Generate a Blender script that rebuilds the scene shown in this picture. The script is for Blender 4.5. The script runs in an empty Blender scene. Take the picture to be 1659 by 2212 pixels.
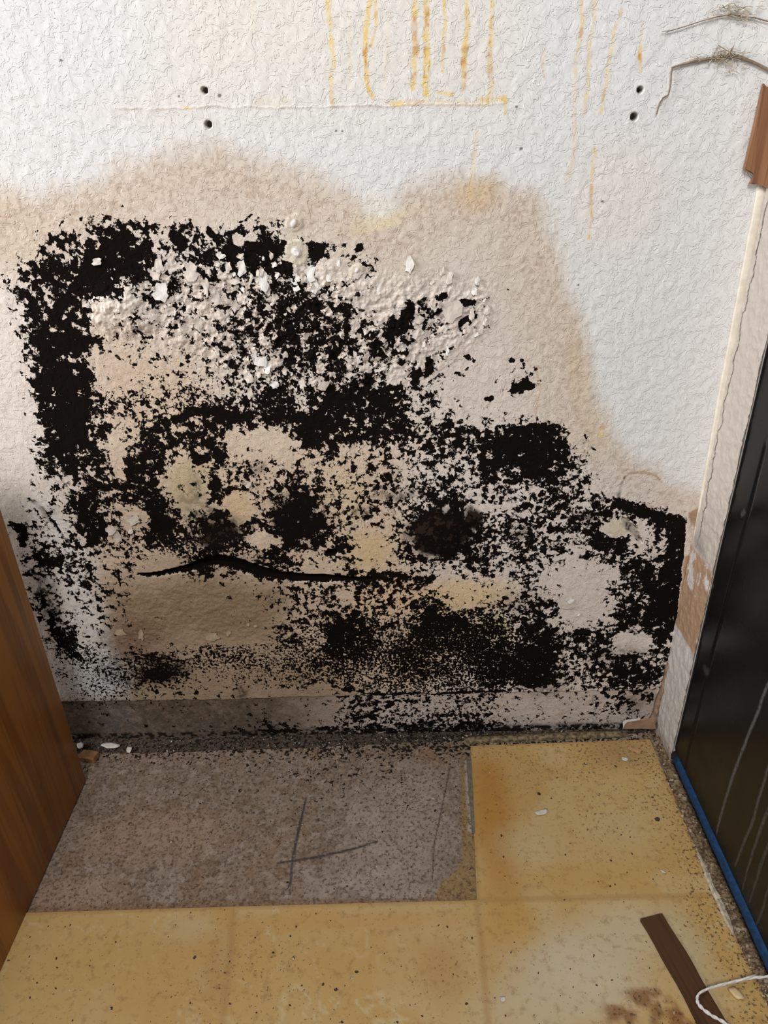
import bpy, bmesh, math, random
import numpy as np
from mathutils import Matrix, Vector

SC = bpy.context.scene
COL = SC.collection
IW, IH = 1659.0, 2212.0

# ------------------------------------------------------------------ camera
F_PX = 1571.36
PITCH, YAW, ROLL = 0.4992, -0.0139, -0.0291
CAM = np.array([0.0, -0.8767, 0.8875])
Fw = np.array([math.sin(YAW) * math.cos(PITCH), math.cos(YAW) * math.cos(PITCH), -math.sin(PITCH)])
R0 = np.array([math.cos(YAW), -math.sin(YAW), 0.0])
U0 = np.cross(R0, Fw)
Rt = math.cos(ROLL) * R0 + math.sin(ROLL) * U0
Up = -math.sin(ROLL) * R0 + math.cos(ROLL) * U0
cam_d = bpy.data.cameras.new('camera')
cam_d.sensor_fit = 'HORIZONTAL'
cam_d.sensor_width = 36.0
cam_d.lens = 36.0 * F_PX / IW
cam_d.clip_start = 0.02
cam = bpy.data.objects.new('camera', cam_d)
COL.objects.link(cam)
cam.matrix_world = Matrix(((Rt[0], Up[0], -Fw[0], CAM[0]), (Rt[1], Up[1], -Fw[1], CAM[1]),
                           (Rt[2], Up[2], -Fw[2], CAM[2]), (0, 0, 0, 1)))
SC.camera = cam

# ------------------------------------------------------------------ world, lights, exposure
world = bpy.data.worlds.new('world')
SC.world = world
world.use_nodes = True
bg = world.node_tree.nodes['Background']
bg.inputs[0].default_value = (0.90, 0.93, 1.0, 1)
bg.inputs[1].default_value = 0.26


def area(name, loc, target, sx, sy, power, col):
    d = bpy.data.lights.new(name, 'AREA')
    d.shape = 'RECTANGLE'
    d.size, d.size_y = sx, sy
    d.energy = power
    d.color = col
    o = bpy.data.objects.new(name, d)
    COL.objects.link(o)
    o.location = loc
    o.rotation_euler = (Vector(target) - Vector(loc)).to_track_quat('-Z', 'Y').to_euler()
    return o


area('room_light', (-0.25, -2.05, 2.40), (0.0, 0.0, 0.60), 0.8, 0.9, 44, (1.0, 0.965, 0.92))
area('side_window_light', (-2.3, -0.72, 1.30), (0.1, -0.1, 0.55), 1.3, 1.3, 62, (1.0, 0.985, 0.965))
SC.view_settings.view_transform = 'Standard'
SC.view_settings.look = 'None'
SC.view_settings.gamma = 1.0
SC.view_settings.exposure = 0.0
SC.view_settings.use_curve_mapping = False
SC.cycles.max_bounces = 6
SC.cycles.diffuse_bounces = 3
SC.cycles.glossy_bounces = 3
SC.cycles.caustics_reflective = False
SC.cycles.caustics_refractive = False

# ------------------------------------------------------------------ geometry of the place
XR = 0.4207      # inside corner at the right
XL = -0.4817     # face of the wooden cabinet
YL = -0.0899     # its back edge


def ray(px, py):
    return Fw + Rt * ((px - IW / 2) / F_PX) - Up * ((py - IH / 2) / F_PX)


def at(px, py, axis, v):
    d = ray(px, py)
    return CAM + d * ((v - CAM[axis]) / d[axis])


def on_wall(px, py, y=0.0):
    return at(px, py, 1, y)


def on_floor(px, py, z=0.0):
    return at(px, py, 2, z)


def wxz(px, py):
    p = on_wall(px, py)
    return (p[0], p[2])


def fxy(px, py):
    p = on_floor(px, py)
    return (p[0], p[1])


def sxz(px, py):      # on the short return wall and the appliance side: (y, z)
    p = at(px, py, 0, XR)
    return (p[1], p[2])


def local_scale(f, px, py):
    a, b = f(px - 5, py), f(px + 5, py)
    return math.hypot(b[0] - a[0], b[1] - a[1]) / 10.0


# ------------------------------------------------------------------ numpy painting tools
def _hash(ix, iy, seed):
    h = (ix.astype(np.int64) * 374761393 + iy.astype(np.int64) * 668265263 + seed * 1442695041) & 0xffffffff
    h = ((h ^ (h >> 13)) * 1274126177) & 0xffffffff
    return ((h ^ (h >> 16)) & 0xffff) / 65535.0


def vnoise(x, y, seed=0):
    ix, iy = np.floor(x), np.floor(y)
    fx, fy = x - ix, y - iy
    fx = fx * fx * (3 - 2 * fx)
    fy = fy * fy * (3 - 2 * fy)
    a = _hash(ix, iy, seed); b = _hash(ix + 1, iy, seed)
    c = _hash(ix, iy + 1, seed); d = _hash(ix + 1, iy + 1, seed)
    return (a * (1 - fx) + b * fx) * (1 - fy) + (c * (1 - fx) + d * fx) * fy


def fbm(x, y, seed=0, octv=4, rough=0.55):
    s = 0; a = 1; t = 0
    for i in range(octv):
        s = s + a * vnoise(x * 2 ** i, y * 2 ** i, seed + i * 17)
        t += a; a *= rough
    return s / t


def perlin(x, y, seed=0):
    ix, iy = np.floor(x), np.floor(y)
    fx, fy = x - ix, y - iy
    ux = fx * fx * fx * (fx * (fx * 6 - 15) + 10)
    uy = fy * fy * fy * (fy * (fy * 6 - 15) + 10)
    def g(dx, dy):
        a = _hash(ix + dx, iy + dy, seed) * 6.2831853
        return np.cos(a) * (fx - dx) + np.sin(a) * (fy - dy)
    return (g(0, 0) * (1 - ux) + g(1, 0) * ux) * (1 - uy) + (g(0, 1) * (1 - ux) + g(1, 1) * ux) * uy


def pfbm(x, y, seed=0, octv=3, rough=0.5):
    s = 0; a = 1; t = 0
    for i in range(octv):
        s = s + a * perlin(x * 2 ** i + 3.7 * i, y * 2 ** i - 1.3 * i, seed + i * 29)
        t += a; a *= rough
    return s / t


def knock(A, B, seed=60):
    wa = perlin(A * 170, B * 170, seed + 1) * .0030 + perlin(A * 60, B * 60, seed + 4) * .004
    wb = perlin(A * 170 + 40, B * 170, seed + 2) * .0030 + perlin(A * 60, B * 60 + 30, seed + 5) * .004
    k = pfbm((A + wa) * 82, (B + wb) * 68, seed, 2, .5)
    k2 = perlin((A + wa * .5) * 260, (B + wb * .5) * 230, seed + 9)
    big = perlin(A * 34, B * 34, seed + 21)
    h = sstep(k, .03, .055) + .8 * sstep(k, .20, .225) + .8 * sstep(k, -.17, -.145)
    return h + .55 * sstep(k2, .18, .27) * sstep(big, -.12, .05)


def sstep(x, a, b):
    t = np.clip((x - a) / (b - a), 0, 1)
    return t * t * (3 - 2 * t)


class Canvas:
    """Stain masks on a plane: A, B are the plane coordinates (metres) of the mesh vertices; f turns a photo point into them."""

    def __init__(s, A, B, f, warp=0.0025, freq=90, seed=3):
        s.f = f
        s.A0, s.B0 = A, B
        s.A = A + (fbm(A * freq, B * freq, seed) - .5) * 2 * warp
        s.B = B + (fbm(A * freq + 50, B * freq + 9, seed + 5) - .5) * 2 * warp

    def stroke(s, pts, w, soft=0.35, raw=False):
        A, B = (s.A0, s.B0) if raw else (s.A, s.B)
        n = len(pts)
        ws = w if isinstance(w, (list, tuple)) else [w] * n
        out = np.zeros_like(A)
        P = [s.f(*p) for p in pts]
        for i in range(n - 1):
            (ax, ay), (bx, by) = P[i], P[i + 1]
            sc = local_scale(s.f, *pts[i])
            w0, w1 = ws[i] * sc / 2, ws[i + 1] * sc / 2
            m = max(w0, w1) * (1 + soft) + .001
            sel = (A > min(ax, bx) - m) & (A < max(ax, bx) + m) & (B > min(ay, by) - m) & (B < max(ay, by) + m)
            if not sel.any():
                continue
            x, y = A[sel], B[sel]
            dx, dy = bx - ax, by - ay
            t = np.clip(((x - ax) * dx + (y - ay) * dy) / (dx * dx + dy * dy + 1e-12), 0, 1)
            d = np.hypot(x - ax - t * dx, y - ay - t * dy)
            w_ = w0 + (w1 - w0) * t
            v = 1 - sstep(d / np.maximum(w_, 1e-6), 1 - soft, 1 + soft)
            out[sel] = np.maximum(out[sel], v)
        return out

    def blob(s, px, py, rx, ry, rot=0.0, soft=1.0, raw=False):
        A, B = (s.A0, s.B0) if raw else (s.A, s.B)
        cx, cy = s.f(px, py)
        sc = local_scale(s.f, px, py)
        a2 = s.f(px, py - 5)
        scy = math.hypot(a2[0] - cx, a2[1] - cy) / 5
        c, n = math.cos(rot), math.sin(rot)
        u = ((A - cx) * c + (B - cy) * n) / (rx * sc)
        v = (-(A - cx) * n + (B - cy) * c) / (ry * scy)
        d = np.sqrt(u * u + v * v)
        return 1 - sstep(d, 1 - soft * .7, 1 + soft * .4)

    def sdf(s, pts, raw=False):
        A, B = (s.A0, s.B0) if raw else (s.A, s.B)
        P = [s.f(*p) for p in pts]
        d = np.full(A.shape, 1e9)
        ins = np.zeros(A.shape, bool)
        n = len(P)
        for i in range(n):
            (ax, ay), (bx, by) = P[i], P[(i + 1) % n]
            dx, dy = bx - ax, by - ay
            t = np.clip(((A - ax) * dx + (B - ay) * dy) / (dx * dx + dy * dy + 1e-12), 0, 1)
            d = np.minimum(d, np.hypot(A - ax - t * dx, B - ay - t * dy))
            if ay != by:
                ins ^= ((ay > B) != (by > B)) & (A < (bx - ax) * (B - ay) / (by - ay) + ax)
        return np.where(ins, d, -d)

    def poly(s, pts, soft=0.004, raw=False):
        return sstep(s.sdf(pts, raw), -soft, soft)


def mixc(T, col, m):
    for k in range(3):
        T[:, k] += (col[k] - T[:, k]) * m


def set_attr(me, name, arr, color=False):
    if color:
        a = me.attributes.new(name, 'FLOAT_COLOR', 'POINT')
        full = np.ones((len(arr), 4), np.float32)
        full[:, :3] = arr
        a.data.foreach_set('color', full.ravel())
    else:
        a = me.attributes.new(name, 'FLOAT', 'POINT')
        a.data.foreach_set('value', np.ascontiguousarray(arr, np.float32))


def grid_mesh(name, V, nu, nv, flip=False):
    """V: (nu*nv,3), index i*nv+j"""
    i, j = np.meshgrid(np.arange(nu - 1), np.arange(nv - 1), indexing='ij')
    a = (i * nv + j).ravel()
    q = np.stack([a, a + nv, a + nv + 1, a + 1], 1)
    if flip:
        q = q[:, ::-1]
    me = bpy.data.meshes.new(name)
    me.vertices.add(len(V))
    me.vertices.foreach_set('co', np.ascontiguousarray(V, np.float32).ravel())
    me.loops.add(q.size)
    me.loops.foreach_set('vertex_index', np.ascontiguousarray(q, np.int32).ravel())
    me.polygons.add(len(q))
    me.polygons.foreach_set('loop_start', np.arange(0, q.size, 4, dtype=np.int32))
    me.polygons.foreach_set('use_smooth', np.ones(len(q), bool))
    me.update()
    me.validate()
    return me


# ------------------------------------------------------------------ object tools
def link(name, me, mat=None, parent=None):
    o = bpy.data.objects.new(name, me)
    COL.objects.link(o)
    if mat is not None and me is not None:
        me.materials.clear()
        me.materials.append(mat)
    if parent is not None:
        o.parent = parent
        o.matrix_parent_inverse = parent.matrix_world.inverted()
    return o


def tag(o, label, cat=None, group=None, kind=None):
    o['label'] = label
    if cat: o['category'] = cat
    if group: o['group'] = group
    if kind: o['kind'] = kind
    return o


def empty(name, loc):
    o = bpy.data.objects.new(name, None)
    o.empty_display_size = .02
    COL.objects.link(o)
    o.location = loc
    bpy.context.view_layer.update()
    return o


def from_bm(name, bm, mat, parent=None, smooth=False):
    bmesh.ops.recalc_face_normals(bm, faces=bm.faces)
    me = bpy.data.meshes.new(name)
    bm.to_mesh(me)
    bm.free()
    if smooth:
        for p in me.polygons: p.use_smooth = True
    return link(name, me, mat, parent)


def bm_box(bm, lo, hi, bev=0.0, seg=2):
    r = bmesh.ops.create_cube(bm, size=1)
    lo, hi = Vector(lo), Vector(hi)
    for v in r['verts']:
        v.co = Vector(((v.co.x + .5) * (hi.x - lo.x) + lo.x, (v.co.y + .5) * (hi.y - lo.y) + lo.y, (v.co.z + .5) * (hi.z - lo.z) + lo.z))
    if bev:
        es = list({e for v in r['verts'] for e in v.link_edges})
        bmesh.ops.bevel(bm, geom=es, offset=bev, segments=seg, profile=.5, affect='EDGES')


def bm_prism(bm, pts, nrm, th):
    """closed outline (3-D points) extruded by th along nrm"""
    nrm = Vector(nrm)
    lo = [bm.verts.new(Vector(p)) for p in pts]
    hi = [bm.verts.new(Vector(p) + nrm * th) for p in pts]
    n = len(pts)
    bm.faces.new(lo[::-1])
    bm.faces.new(hi)
    for i in range(n):
        bm.faces.new([lo[i], lo[(i + 1) % n], hi[(i + 1) % n], hi[i]])


def bm_tube(bm, pts, rad, seg=6, cap=True):
    n = len(pts)
    rads = rad if isinstance(rad, (list, tuple)) else [rad] * n
    P = [Vector(p) for p in pts]
    rings = []
    up = Vector((0.13, -0.71, 0.69)).normalized()
    for i in range(n):
        t = (P[min(i + 1, n - 1)] - P[max(i - 1, 0)]).normalized()
        a = t.cross(up)
        if a.length < 1e-4: a = t.cross(Vector((1, 0, 0)))
        a.normalize()
        b = t.cross(a)
        rings.append([bm.verts.new(P[i] + (a * math.cos(2 * math.pi * k / seg) + b * math.sin(2 * math.pi * k / seg)) * rads[i]) for k in range(seg)])
    for i in range(n - 1):
        for k in range(seg):
            bm.faces.new([rings[i][k], rings[i][(k + 1) % seg], rings[i + 1][(k + 1) % seg], rings[i + 1][k]])
    if cap:
        bm.faces.new(rings[0][::-1])
        bm.faces.new(rings[-1])


def catmull(P, n=8):
    P = [np.array(p, float) for p in P]
    P = [2 * P[0] - P[1]] + P + [2 * P[-1] - P[-2]]
    out = []
    for i in range(1, len(P) - 2):
        for k in range(n):
            t = k / n
            out.append(.5 * ((2 * P[i]) + (-P[i - 1] + P[i + 1]) * t + (2 * P[i - 1] - 5 * P[i] + 4 * P[i + 1] - P[i + 2]) * t * t
                             + (-P[i - 1] + 3 * P[i] - 3 * P[i + 1] + P[i + 2]) * t ** 3))
    out.append(P[-2])
    return out


# ------------------------------------------------------------------ material tools
class NT:
    def __init__(s, name):
        s.mat = bpy.data.materials.new(name)
        s.mat.use_nodes = True
        s.t = s.mat.node_tree
        s.bsdf = s.t.nodes['Principled BSDF']
        s.co = s.t.nodes.new('ShaderNodeTexCoord').outputs['Object']

    def set(s, sock, v):
        if isinstance(v, bpy.types.NodeSocket):
            s.t.links.new(v, sock)
        elif isinstance(v, (tuple, list)) and len(v) == 3 and sock.type == 'RGBA':
            sock.default_value = (*v, 1)
        else:
            sock.default_value = v

    def noise(s, scale, detail=4, rough=.55, dist=0.0, vec=None):
        n = s.t.nodes.new('ShaderNodeTexNoise')
        n.inputs['Scale'].default_value = scale
        n.inputs['Detail'].default_value = detail
        n.inputs['Roughness'].default_value = rough
        n.inputs['Distortion'].default_value = dist
        s.t.links.new(vec or s.co, n.inputs['Vector'])
        return n.outputs['Fac']

    def voro(s, scale, feature='F1', out='Distance', vec=None, rnd=1.0):
        n = s.t.nodes.new('ShaderNodeTexVoronoi')
        n.feature = feature
        n.inputs['Scale'].default_value = scale
        n.inputs['Randomness'].default_value = rnd
        s.t.links.new(vec or s.co, n.inputs['Vector'])
        return n.outputs[out]

    def math(s, op, a, b=0.0, c=None, clamp=False):
        n = s.t.nodes.new('ShaderNodeMath')
        n.operation = op
        n.use_clamp = clamp
        s.set(n.inputs[0], a)
        s.set(n.inputs[1], b)
        if c is not None: s.set(n.inputs[2], c)
        return n.outputs[0]

    def ramp(s, v, a, b, lo=0.0, hi=1.0, smooth=True):
        n = s.t.nodes.new('ShaderNodeMapRange')
        n.interpolation_type = 'SMOOTHSTEP' if smooth else 'LINEAR'
        s.set(n.inputs['Value'], v)
        n.inputs['From Min'].default_value = a
        n.inputs['From Max'].default_value = b
        n.inputs['To Min'].default_value = lo
        n.inputs['To Max'].default_value = hi
        return n.outputs['Result']

    def mix(s, f, a, b, mode='MIX'):
        n = s.t.nodes.new('ShaderNodeMix')
        n.data_type = 'RGBA'
        n.blend_type = mode
        s.set(n.inputs[0], f)
        s.set(n.inputs[6], a)
        s.set(n.inputs[7], b)
        return n.outputs[2]

    def mixf(s, f, a, b):
        n = s.t.nodes.new('ShaderNodeMix')
        n.data_type = 'FLOAT'
        s.set(n.inputs[0], f); s.set(n.inputs[2], a); s.set(n.inputs[3], b)
        return n.outputs[0]

    def attr(s, name, color=False):
        n = s.t.nodes.new('ShaderNodeAttribute')
        n.attribute_name = name
        return n.outputs['Color' if color else 'Fac']

    def mapping(s, scale, rot=(0, 0, 0), loc=(0, 0, 0)):
        n = s.t.nodes.new('ShaderNodeMapping')
        n.inputs['Scale'].default_value = scale
        n.inputs['Rotation'].default_value = rot
        n.inputs['Location'].default_value = loc
        s.t.links.new(s.co, n.inputs['Vector'])
        return n.outputs[0]

    def bump(s, h, strength, dist, normal=None):
        n = s.t.nodes.new('ShaderNodeBump')
        n.inputs['Strength'].default_value = 1.0
        s.set(n.inputs['Strength'], strength)
        n.inputs['Distance'].default_value = dist
        s.t.links.new(h, n.inputs['Height'])
        if normal: s.t.links.new(normal, n.inputs['Normal'])
        return n.outputs[0]

    def out(s, color, rough=.6, normal=None, spec=.4, **kw):
        s.set(s.bsdf.inputs['Base Color'], color)
        s.set(s.bsdf.inputs['Roughness'], rough)
        s.bsdf.inputs['Specular IOR Level'].default_value = spec
        if normal: s.t.links.new(normal, s.bsdf.inputs['Normal'])
        for k, v in kw.items():
            s.set(s.bsdf.inputs[k], v)
        return s.mat


def knockdown(m):
    """flat plateaus with sharp curling edges, as on skip-trowelled drywall"""
    k = m.noise(95, 3.5, .55, .55)
    k2 = m.noise(210, 2.5, .5, .4)
    h = m.math('ADD', m.ramp(k, .475, .505), m.math('MULTIPLY', m.ramp(k, .56, .585), .7))
    h = m.math('ADD', h, m.math('MULTIPLY', m.ramp(k, .40, .425), .6))
    h = m.math('ADD', h, m.math('MULTIPLY', m.ramp(k2, .54, .62), .75))
    return m.math('ADD', h, m.math('MULTIPLY', m.noise(900, 2), .12))


def plain(name, col, rough=.6, var=.15, scale=60, spec=.4, bump=0.0):
    m = NT(name)
    n = m.noise(scale, 4)
    c = m.mix(m.ramp(n, .3, .7), tuple(x * (1 - var) for x in col), tuple(min(1, x * (1 + var)) for x in col))
    nm = m.bump(m.noise(scale * 4, 3), bump, .001) if bump else None
    return m.out(c, rough, nm, spec)


MOLD = (0.0075, 0.0055, 0.0045)


def mat_wall():
    m = NT('mouldy_painted_plaster')
    c, thr, grain = m.attr('tint', True), m.attr('mold'), m.attr('grain')
    n1 = m.noise(86, 6, .70, .25)
    n2 = m.noise(270, 3, .65, .3)
    sep = m.t.nodes.new('ShaderNodeSeparateColor')
    m.t.links.new(m.voro(210, out='Color'), sep.inputs[0])
    nn = m.mixf(grain, n1, n2)
    nn = m.math('ADD', nn, m.math('MULTIPLY', m.math('SUBTRACT', sep.outputs[0], .5), .11))
    mask = m.ramp(m.math('SUBTRACT', nn, thr), -.004, .009)
    c = m.mix(mask, c, MOLD)
    m.set(m.bsdf.inputs['Specular IOR Level'], .3)
    k = m.noise(76, 2.6, .58, .45)
    h = m.math('ADD', m.ramp(k, .500, .514), m.math('MULTIPLY', m.ramp(k, .585, .598), .8))
    h = m.math('ADD', h, m.math('MULTIPLY', m.ramp(k, .415, .428), .8))
    nm = m.bump(h, m.math('SUBTRACT', .9, m.math('MULTIPLY', m.attr('matte'), .9)), .00055)
    mat = m.out(c, m.mixf(mask, .38, .95), nm, .3)
    mt = m.math('MAXIMUM', mask, m.attr('matte'))
    m.t.links.new(m.mixf(mt, .32, .03), m.bsdf.inputs['Specular IOR Level'])
    return mat


# ------------------------------------------------------------------ back wall
GRID = """
0000112010 0001000000 0000000000 00000000
0003467435 2354421000 0000000000 00000000
0145687634 6578742623 0000000000 00000000
1576898932 5566772135 1000000000 00000000
3456776434 3335454431 0001100000 00000000
1667513343 3235566641 0145241000 00000000
1667522323 2256565454 4754221000 00000000
0499732312 2343565654 6511100000 00000000
0486611232 2344265453 4223020110 00000000
0387821122 3244455456 5243100230 00000000
0189745434 4345754777 7634111000 00000000
0189843353 5875676766 6643212222 00000000
0059861566 5624138767 6655665787 30000000
0067662663 6734223432 3345467788 63000000
0162456762 4434243223 5334436677 53100000
0013666662 4755357534 5445624435 55200000
0124843473 2343478524 2357722345 53676510
2422573587 6976499643 2479986555 55723581
1354543555 5863575562 1478974454 42773480
0474523210 5754652253 2244455454 23454670
0123532111 1111244445 6542112241 12246880
0542342100 0011243523 5355223446 01265790
0044132101 0011133566 4378866466 21267780
0047321101 0000165777 5677887667 56563460
0014532544 4555444777 6776678777 45555530
0002244576 3223345454 4667667788 44677620
0001233222 2121111135 4443534313 22354200
0000121111 1111111134 4432343111 12232100
0111111111 1213542344 5556565333 23320000
"""


def mold_coverage(A, B):
    rows = [r.replace(' ', '') for r in GRID.strip().splitlines()]
    G = np.array([[int(ch) for ch in r] for r in rows], float) / 9.6
    ny, nx = G.shape
    # cell centres are at photo points (20+40i, 460+40j); carry them to the wall and interpolate there by inverse projection of the plane
    P = np.stack([A, np.zeros_like(A), B], 1) - CAM
    z = P @ Fw
    u = (IW / 2 + F_PX * (P @ Rt) / z - 20) / 40
    v = (IH / 2 - F_PX * (P @ Up) / z - 460) / 40
    u = u + (fbm(A * 55, B * 55, 201, 3, .6) - .5) * 1.5
    v = v + (fbm(A * 55 + 31, B * 55, 202, 3, .6) - .5) * 1.5
    u = np.clip(u, -1, nx); v = np.clip(v, -1, ny)
    Gp = np.pad(G, 2)
    Gp[:, :2] = Gp[:, 2:3] * .6
    iu, iv = np.floor(u).astype(int), np.floor(v).astype(int)
    fu, fv = u - iu, v - iv
    g = lambda j, i: Gp[np.clip(j + 2, 0, ny + 3), np.clip(i + 2, 0, nx + 3)]
    return (g(iv, iu) * (1 - fu) + g(iv, iu + 1) * fu) * (1 - fv) + (g(iv + 1, iu) * (1 - fu) + g(iv + 1, iu + 1) * fu) * fv


def build_wall():
    xs = np.concatenate([np.linspace(-1.5, -.57, 64)[:-1], np.arange(-.57, XR - .0006, .0011), [XR]])
    zs = np.concatenate([np.arange(-.012, 1.01, .0011), np.linspace(1.015, 2.4, 16)])
    X, Z = np.meshgrid(xs, zs, indexing='ij')
    A, B = X.ravel(), Z.ravel()
    C = Canvas(A, B, wxz)
    N = len(A)
    T = np.empty((N, 3)); T[:] = (.765, .77, .775)
    stain = np.zeros(N); drip = np.zeros(N); haze = np.zeros(N); cap = np.zeros(N); ruff = np.full(N, .0)
    relief = (fbm(A * 5, B * 5, 8) - .5) * .002
    lf = fbm(A * 14, B * 14, 21)
    # --- cream upper band, pinkish patches
    top = C.poly([(300, -200), (1120, -200), (1096, 236), (360, 236)], .05)
    mixc(T, (.80, .77, .70), top * .6)
    mixc(T, (.80, .73, .70), C.blob(1330, 430, 120, 140) * .45 + C.blob(330, 230, 150, 50) * .25)
    # --- the tan tide mark
    H = [(-300, 560), (-60, 420), (60, 440), (200, 405), (330, 355), (470, 330), (600, 350), (700, 388), (770, 430), (800, 480), (850, 470),
         (880, 425), (960, 405), (1070, 395), (1145, 435), (1195, 540), (1228, 660), (1262, 820), (1305, 935), (1365, 1010), (1430, 1050),
         (1560, 1085), (1560, 1700), (-300, 1700)]
    sd = C.sdf(H) + (lf - .5) * .03 + (fbm(A * 60, B * 60, 91) - .5) * .016
    ins = sstep(sd, -.024, .016)
    edge = ins * (1 - sstep(sd, .02, .10))
    mixc(T, (.69, .625, .565), ins)
    mixc(T, (.66, .565, .455), edge * .62)
    stain = np.maximum(stain, edge * .75)
    stain = np.maximum(stain, ins * .28)
    # left margin: tan then clean
    mixc(T, (.64, .54, .42), C.blob(10, 500, 90, 110) * .55)
    mixc(T, (.78, .73, .685), C.poly([(-300, 640), (20, 600), (60, 700), (80, 900), (100, 1080), (30, 1100), (-300, 1200)], .03) * .8)
    # bright notch, yellow rims
    mixc(T, (.80, .78, .70), C.blob(818, 452, 36, 36) * .9)
    mixc(T, (.76, .64, .40), C.blob(800, 488, 60, 18, .2) * .5 + C.blob(865, 468, 50, 14, .4) * .35)
    mixc(T, (.66, .48, .28), C.blob(1030, 425, 55, 38) * .6)
    mixc(T, (.66, .55, .40), C.blob(1250, 800, 26, 120, .2) * .5 + C.blob(1295, 930, 30, 60) * .5)
    mixc(T, (.66, .52, .44), C.blob(400, 480, 60, 30) * .3)
    # --- middle and lower wall, soaked beige
    mixc(T, (.60, .465, .335), C.poly([(180, 700), (420, 760), (500, 900), (900, 960), (900, 1250), (1100, 1300), (900, 1520), (180, 1520), (200, 1000)], .05) * .75)
    mixc(T, (.62, .54, .475), C.blob(560, 690, 260, 130) * .6)
    mixc(T, (.66, .59, .55), C.blob(960, 770, 180, 120) * .5)
    mixc(T, (.70, .635, .60), C.poly([(880, 960), (1300, 990), (1490, 1100), (1450, 1580), (1000, 1580), (1120, 1330), (880, 1080)], .04) * .85)
    mixc(T, (.50, .41, .25), C.blob(405, 1050, 48, 75, -.4) * .8)
    mixc(T, (.64, .47, .29), C.blob(515, 1095, 36, 48) * .7)
    mixc(T, (.64, .48, .26), C.blob(800, 1190, 62, 50) * .7)
    mixc(T, (.72, .52, .36), C.blob(850, 1290, 90, 50) * .8)
    mixc(T, (.70, .53, .29), C.blob(1010, 1283, 120, 36) * .7)
    mixc(T, (.60, .56, .30), C.blob(1076, 1362, 26, 34) * .9)
    mixc(T, (.62, .50, .33), C.blob(745, 1075, 60, 60) * .6)
    mixc(T, (.62, .57, .42), C.blob(1335, 1140, 40, 22) * .8)
    mixc(T, (.62, .52, .42), C.blob(600, 960, 90, 50) * .5)
    # sagging patch under the slit
    sag = C.poly([(225, 1265), (300, 1252), (460, 1235), (600, 1262), (620, 1300), (610, 1400), (430, 1400), (240, 1410)], .045)
    mixc(T, (.265, .195, .12), sag * .93)
    mixc(T, (.20, .125, .085), C.blob(290, 1390, 80, 60) * .75)
    mixc(T, (.27, .215, .12), C.blob(440, 1290, 90, 40) * .6)
    stain = np.maximum(stain, sag * .75)
    low = C.poly([(120, 1420), (700, 1420), (800, 1520), (760, 1600), (120, 1600)], .05)
    mixc(T, (.31, .225, .145), low * .85)
    stain = np.maximum(stain, low * .7)
    # left white plaster, with bluish daylight from beside the cabinet painted into it
    lw = C.poly([(-40, 1060), (110, 1080), (190, 1180), (215, 1300), (235, 1400), (270, 1505), (60, 1505), (-40, 1300)], .02)
    mixc(T, (.76, .735, .71), lw * .9)
    mixc(T, (.60, .64, .66), C.blob(215, 1460, 80, 50, .3) * .75)
    # band the skirting board used to cover
    band = C.poly([(100, 1516), (480, 1512), (800, 1502), (1000, 1499), (1420, 1490), (1430, 1640), (100, 1640)], .0012)
    mixc(T, (.115, .088, .07), band * (1 - sstep(A, wxz(560, 1540)[0], wxz(860, 1540)[0])) * .85)
    mixc(T, (.56, .49, .455), band * sstep(A, wxz(560, 1540)[0], wxz(900, 1540)[0]) * .85)
    mixc(T, (.19, .16, .165), C.blob(235, 1545, 60, 34) * .6)
    relief += band * .0028
    stain = np.maximum(stain, band * .6)
    # --- old shelf line and its residue
    ridge = C.stroke([(250, 236), (380, 233), (700, 231), (1090, 224)], 3.5, .5)
    mixc(T, (.50, .44, .36), ridge * .55 * sstep(fbm(A * 60, B * 3, 4), .38, .55))
    relief -= ridge * .0005
    for pts, w, k in [([(712, -60), (710, 25), (714, 80), (722, 120), (716, 160), (718, 222)], 11, .62),
                      ([(803, -60), (800, 0), (790, 60), (790, 100), (792, 188), (806, 212)], 10, .95),
                      ([(810, 3), (812, 60), (800, 100)], 6, .7), ([(893, -60), (897, 100), (893, 190)], 13, .70),
                      ([(920, -60), (921, 120), (920, 205)], 13, .95), ([(962, -60), (960, 60), (956, 100), (955, 155)], 8, .7),
                      ([(1005, -60), (1008, 60), (1003, 130), (1000, 192)], 13, .75), ([(1064, -60), (1060, 80), (1056, 130), (1061, 180), (1056, 216)], 11, .65),
                      ([(752, 20), (755, 90), (757, 190)], 7, .18), ([(1258, -60), (1256, 50), (1248, 120), (1243, 158)], 9, .55),
                      ([(1245, 160), (1240, 240), (1243, 320), (1226, 392)], 10, .28), ([(1287, -60), (1280, 60), (1273, 130), (1268, 195), (1262, 250)], 9, .5),
                      ([(1342, 20), (1325, 70), (1315, 130), (1310, 180), (1298, 242)], 8, .5), ([(1392, 40), (1385, 100)], 9, .22),
                      ([(1384, 100), (1382, 125), (1383, 153)], 9, .75), ([(1284, 320), (1278, 400), (1275, 470)], 8, .55), ([(1273, 500), (1273, 514)], 7, .8),
                      ([(1276, 470), (1274, 500)], 6, .2), ([(1175, 105), (1172, 140), (1175, 170)], 6, .3), ([(1028, 290), (1022, 360), (1015, 430)], 12, .28),
                      ([(1300, 922), (1297, 942)], 9, .8), ([(838, 30), (836, 120), (832, 190)], 7, .15), ([(545, -20), (548, 60)], 14, .12),
                      ([(840, 222), (880, 224), (1000, 222)], 12, .35), ([(848, 225), (866, 224)], 9, .8), ([(1040, 216), (1090, 216)], 12, .75), ([(1092, 214), (1091, 246)], 6, .65),
                      ([(945, 201), (976, 203)], 7, .9), ([(965, 222), (1045, 220)], 16, .25), ([(560, 222), (620, 218)], 20, .12), ([(395, 230), (410, 231)], 5, .7)]:
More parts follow.
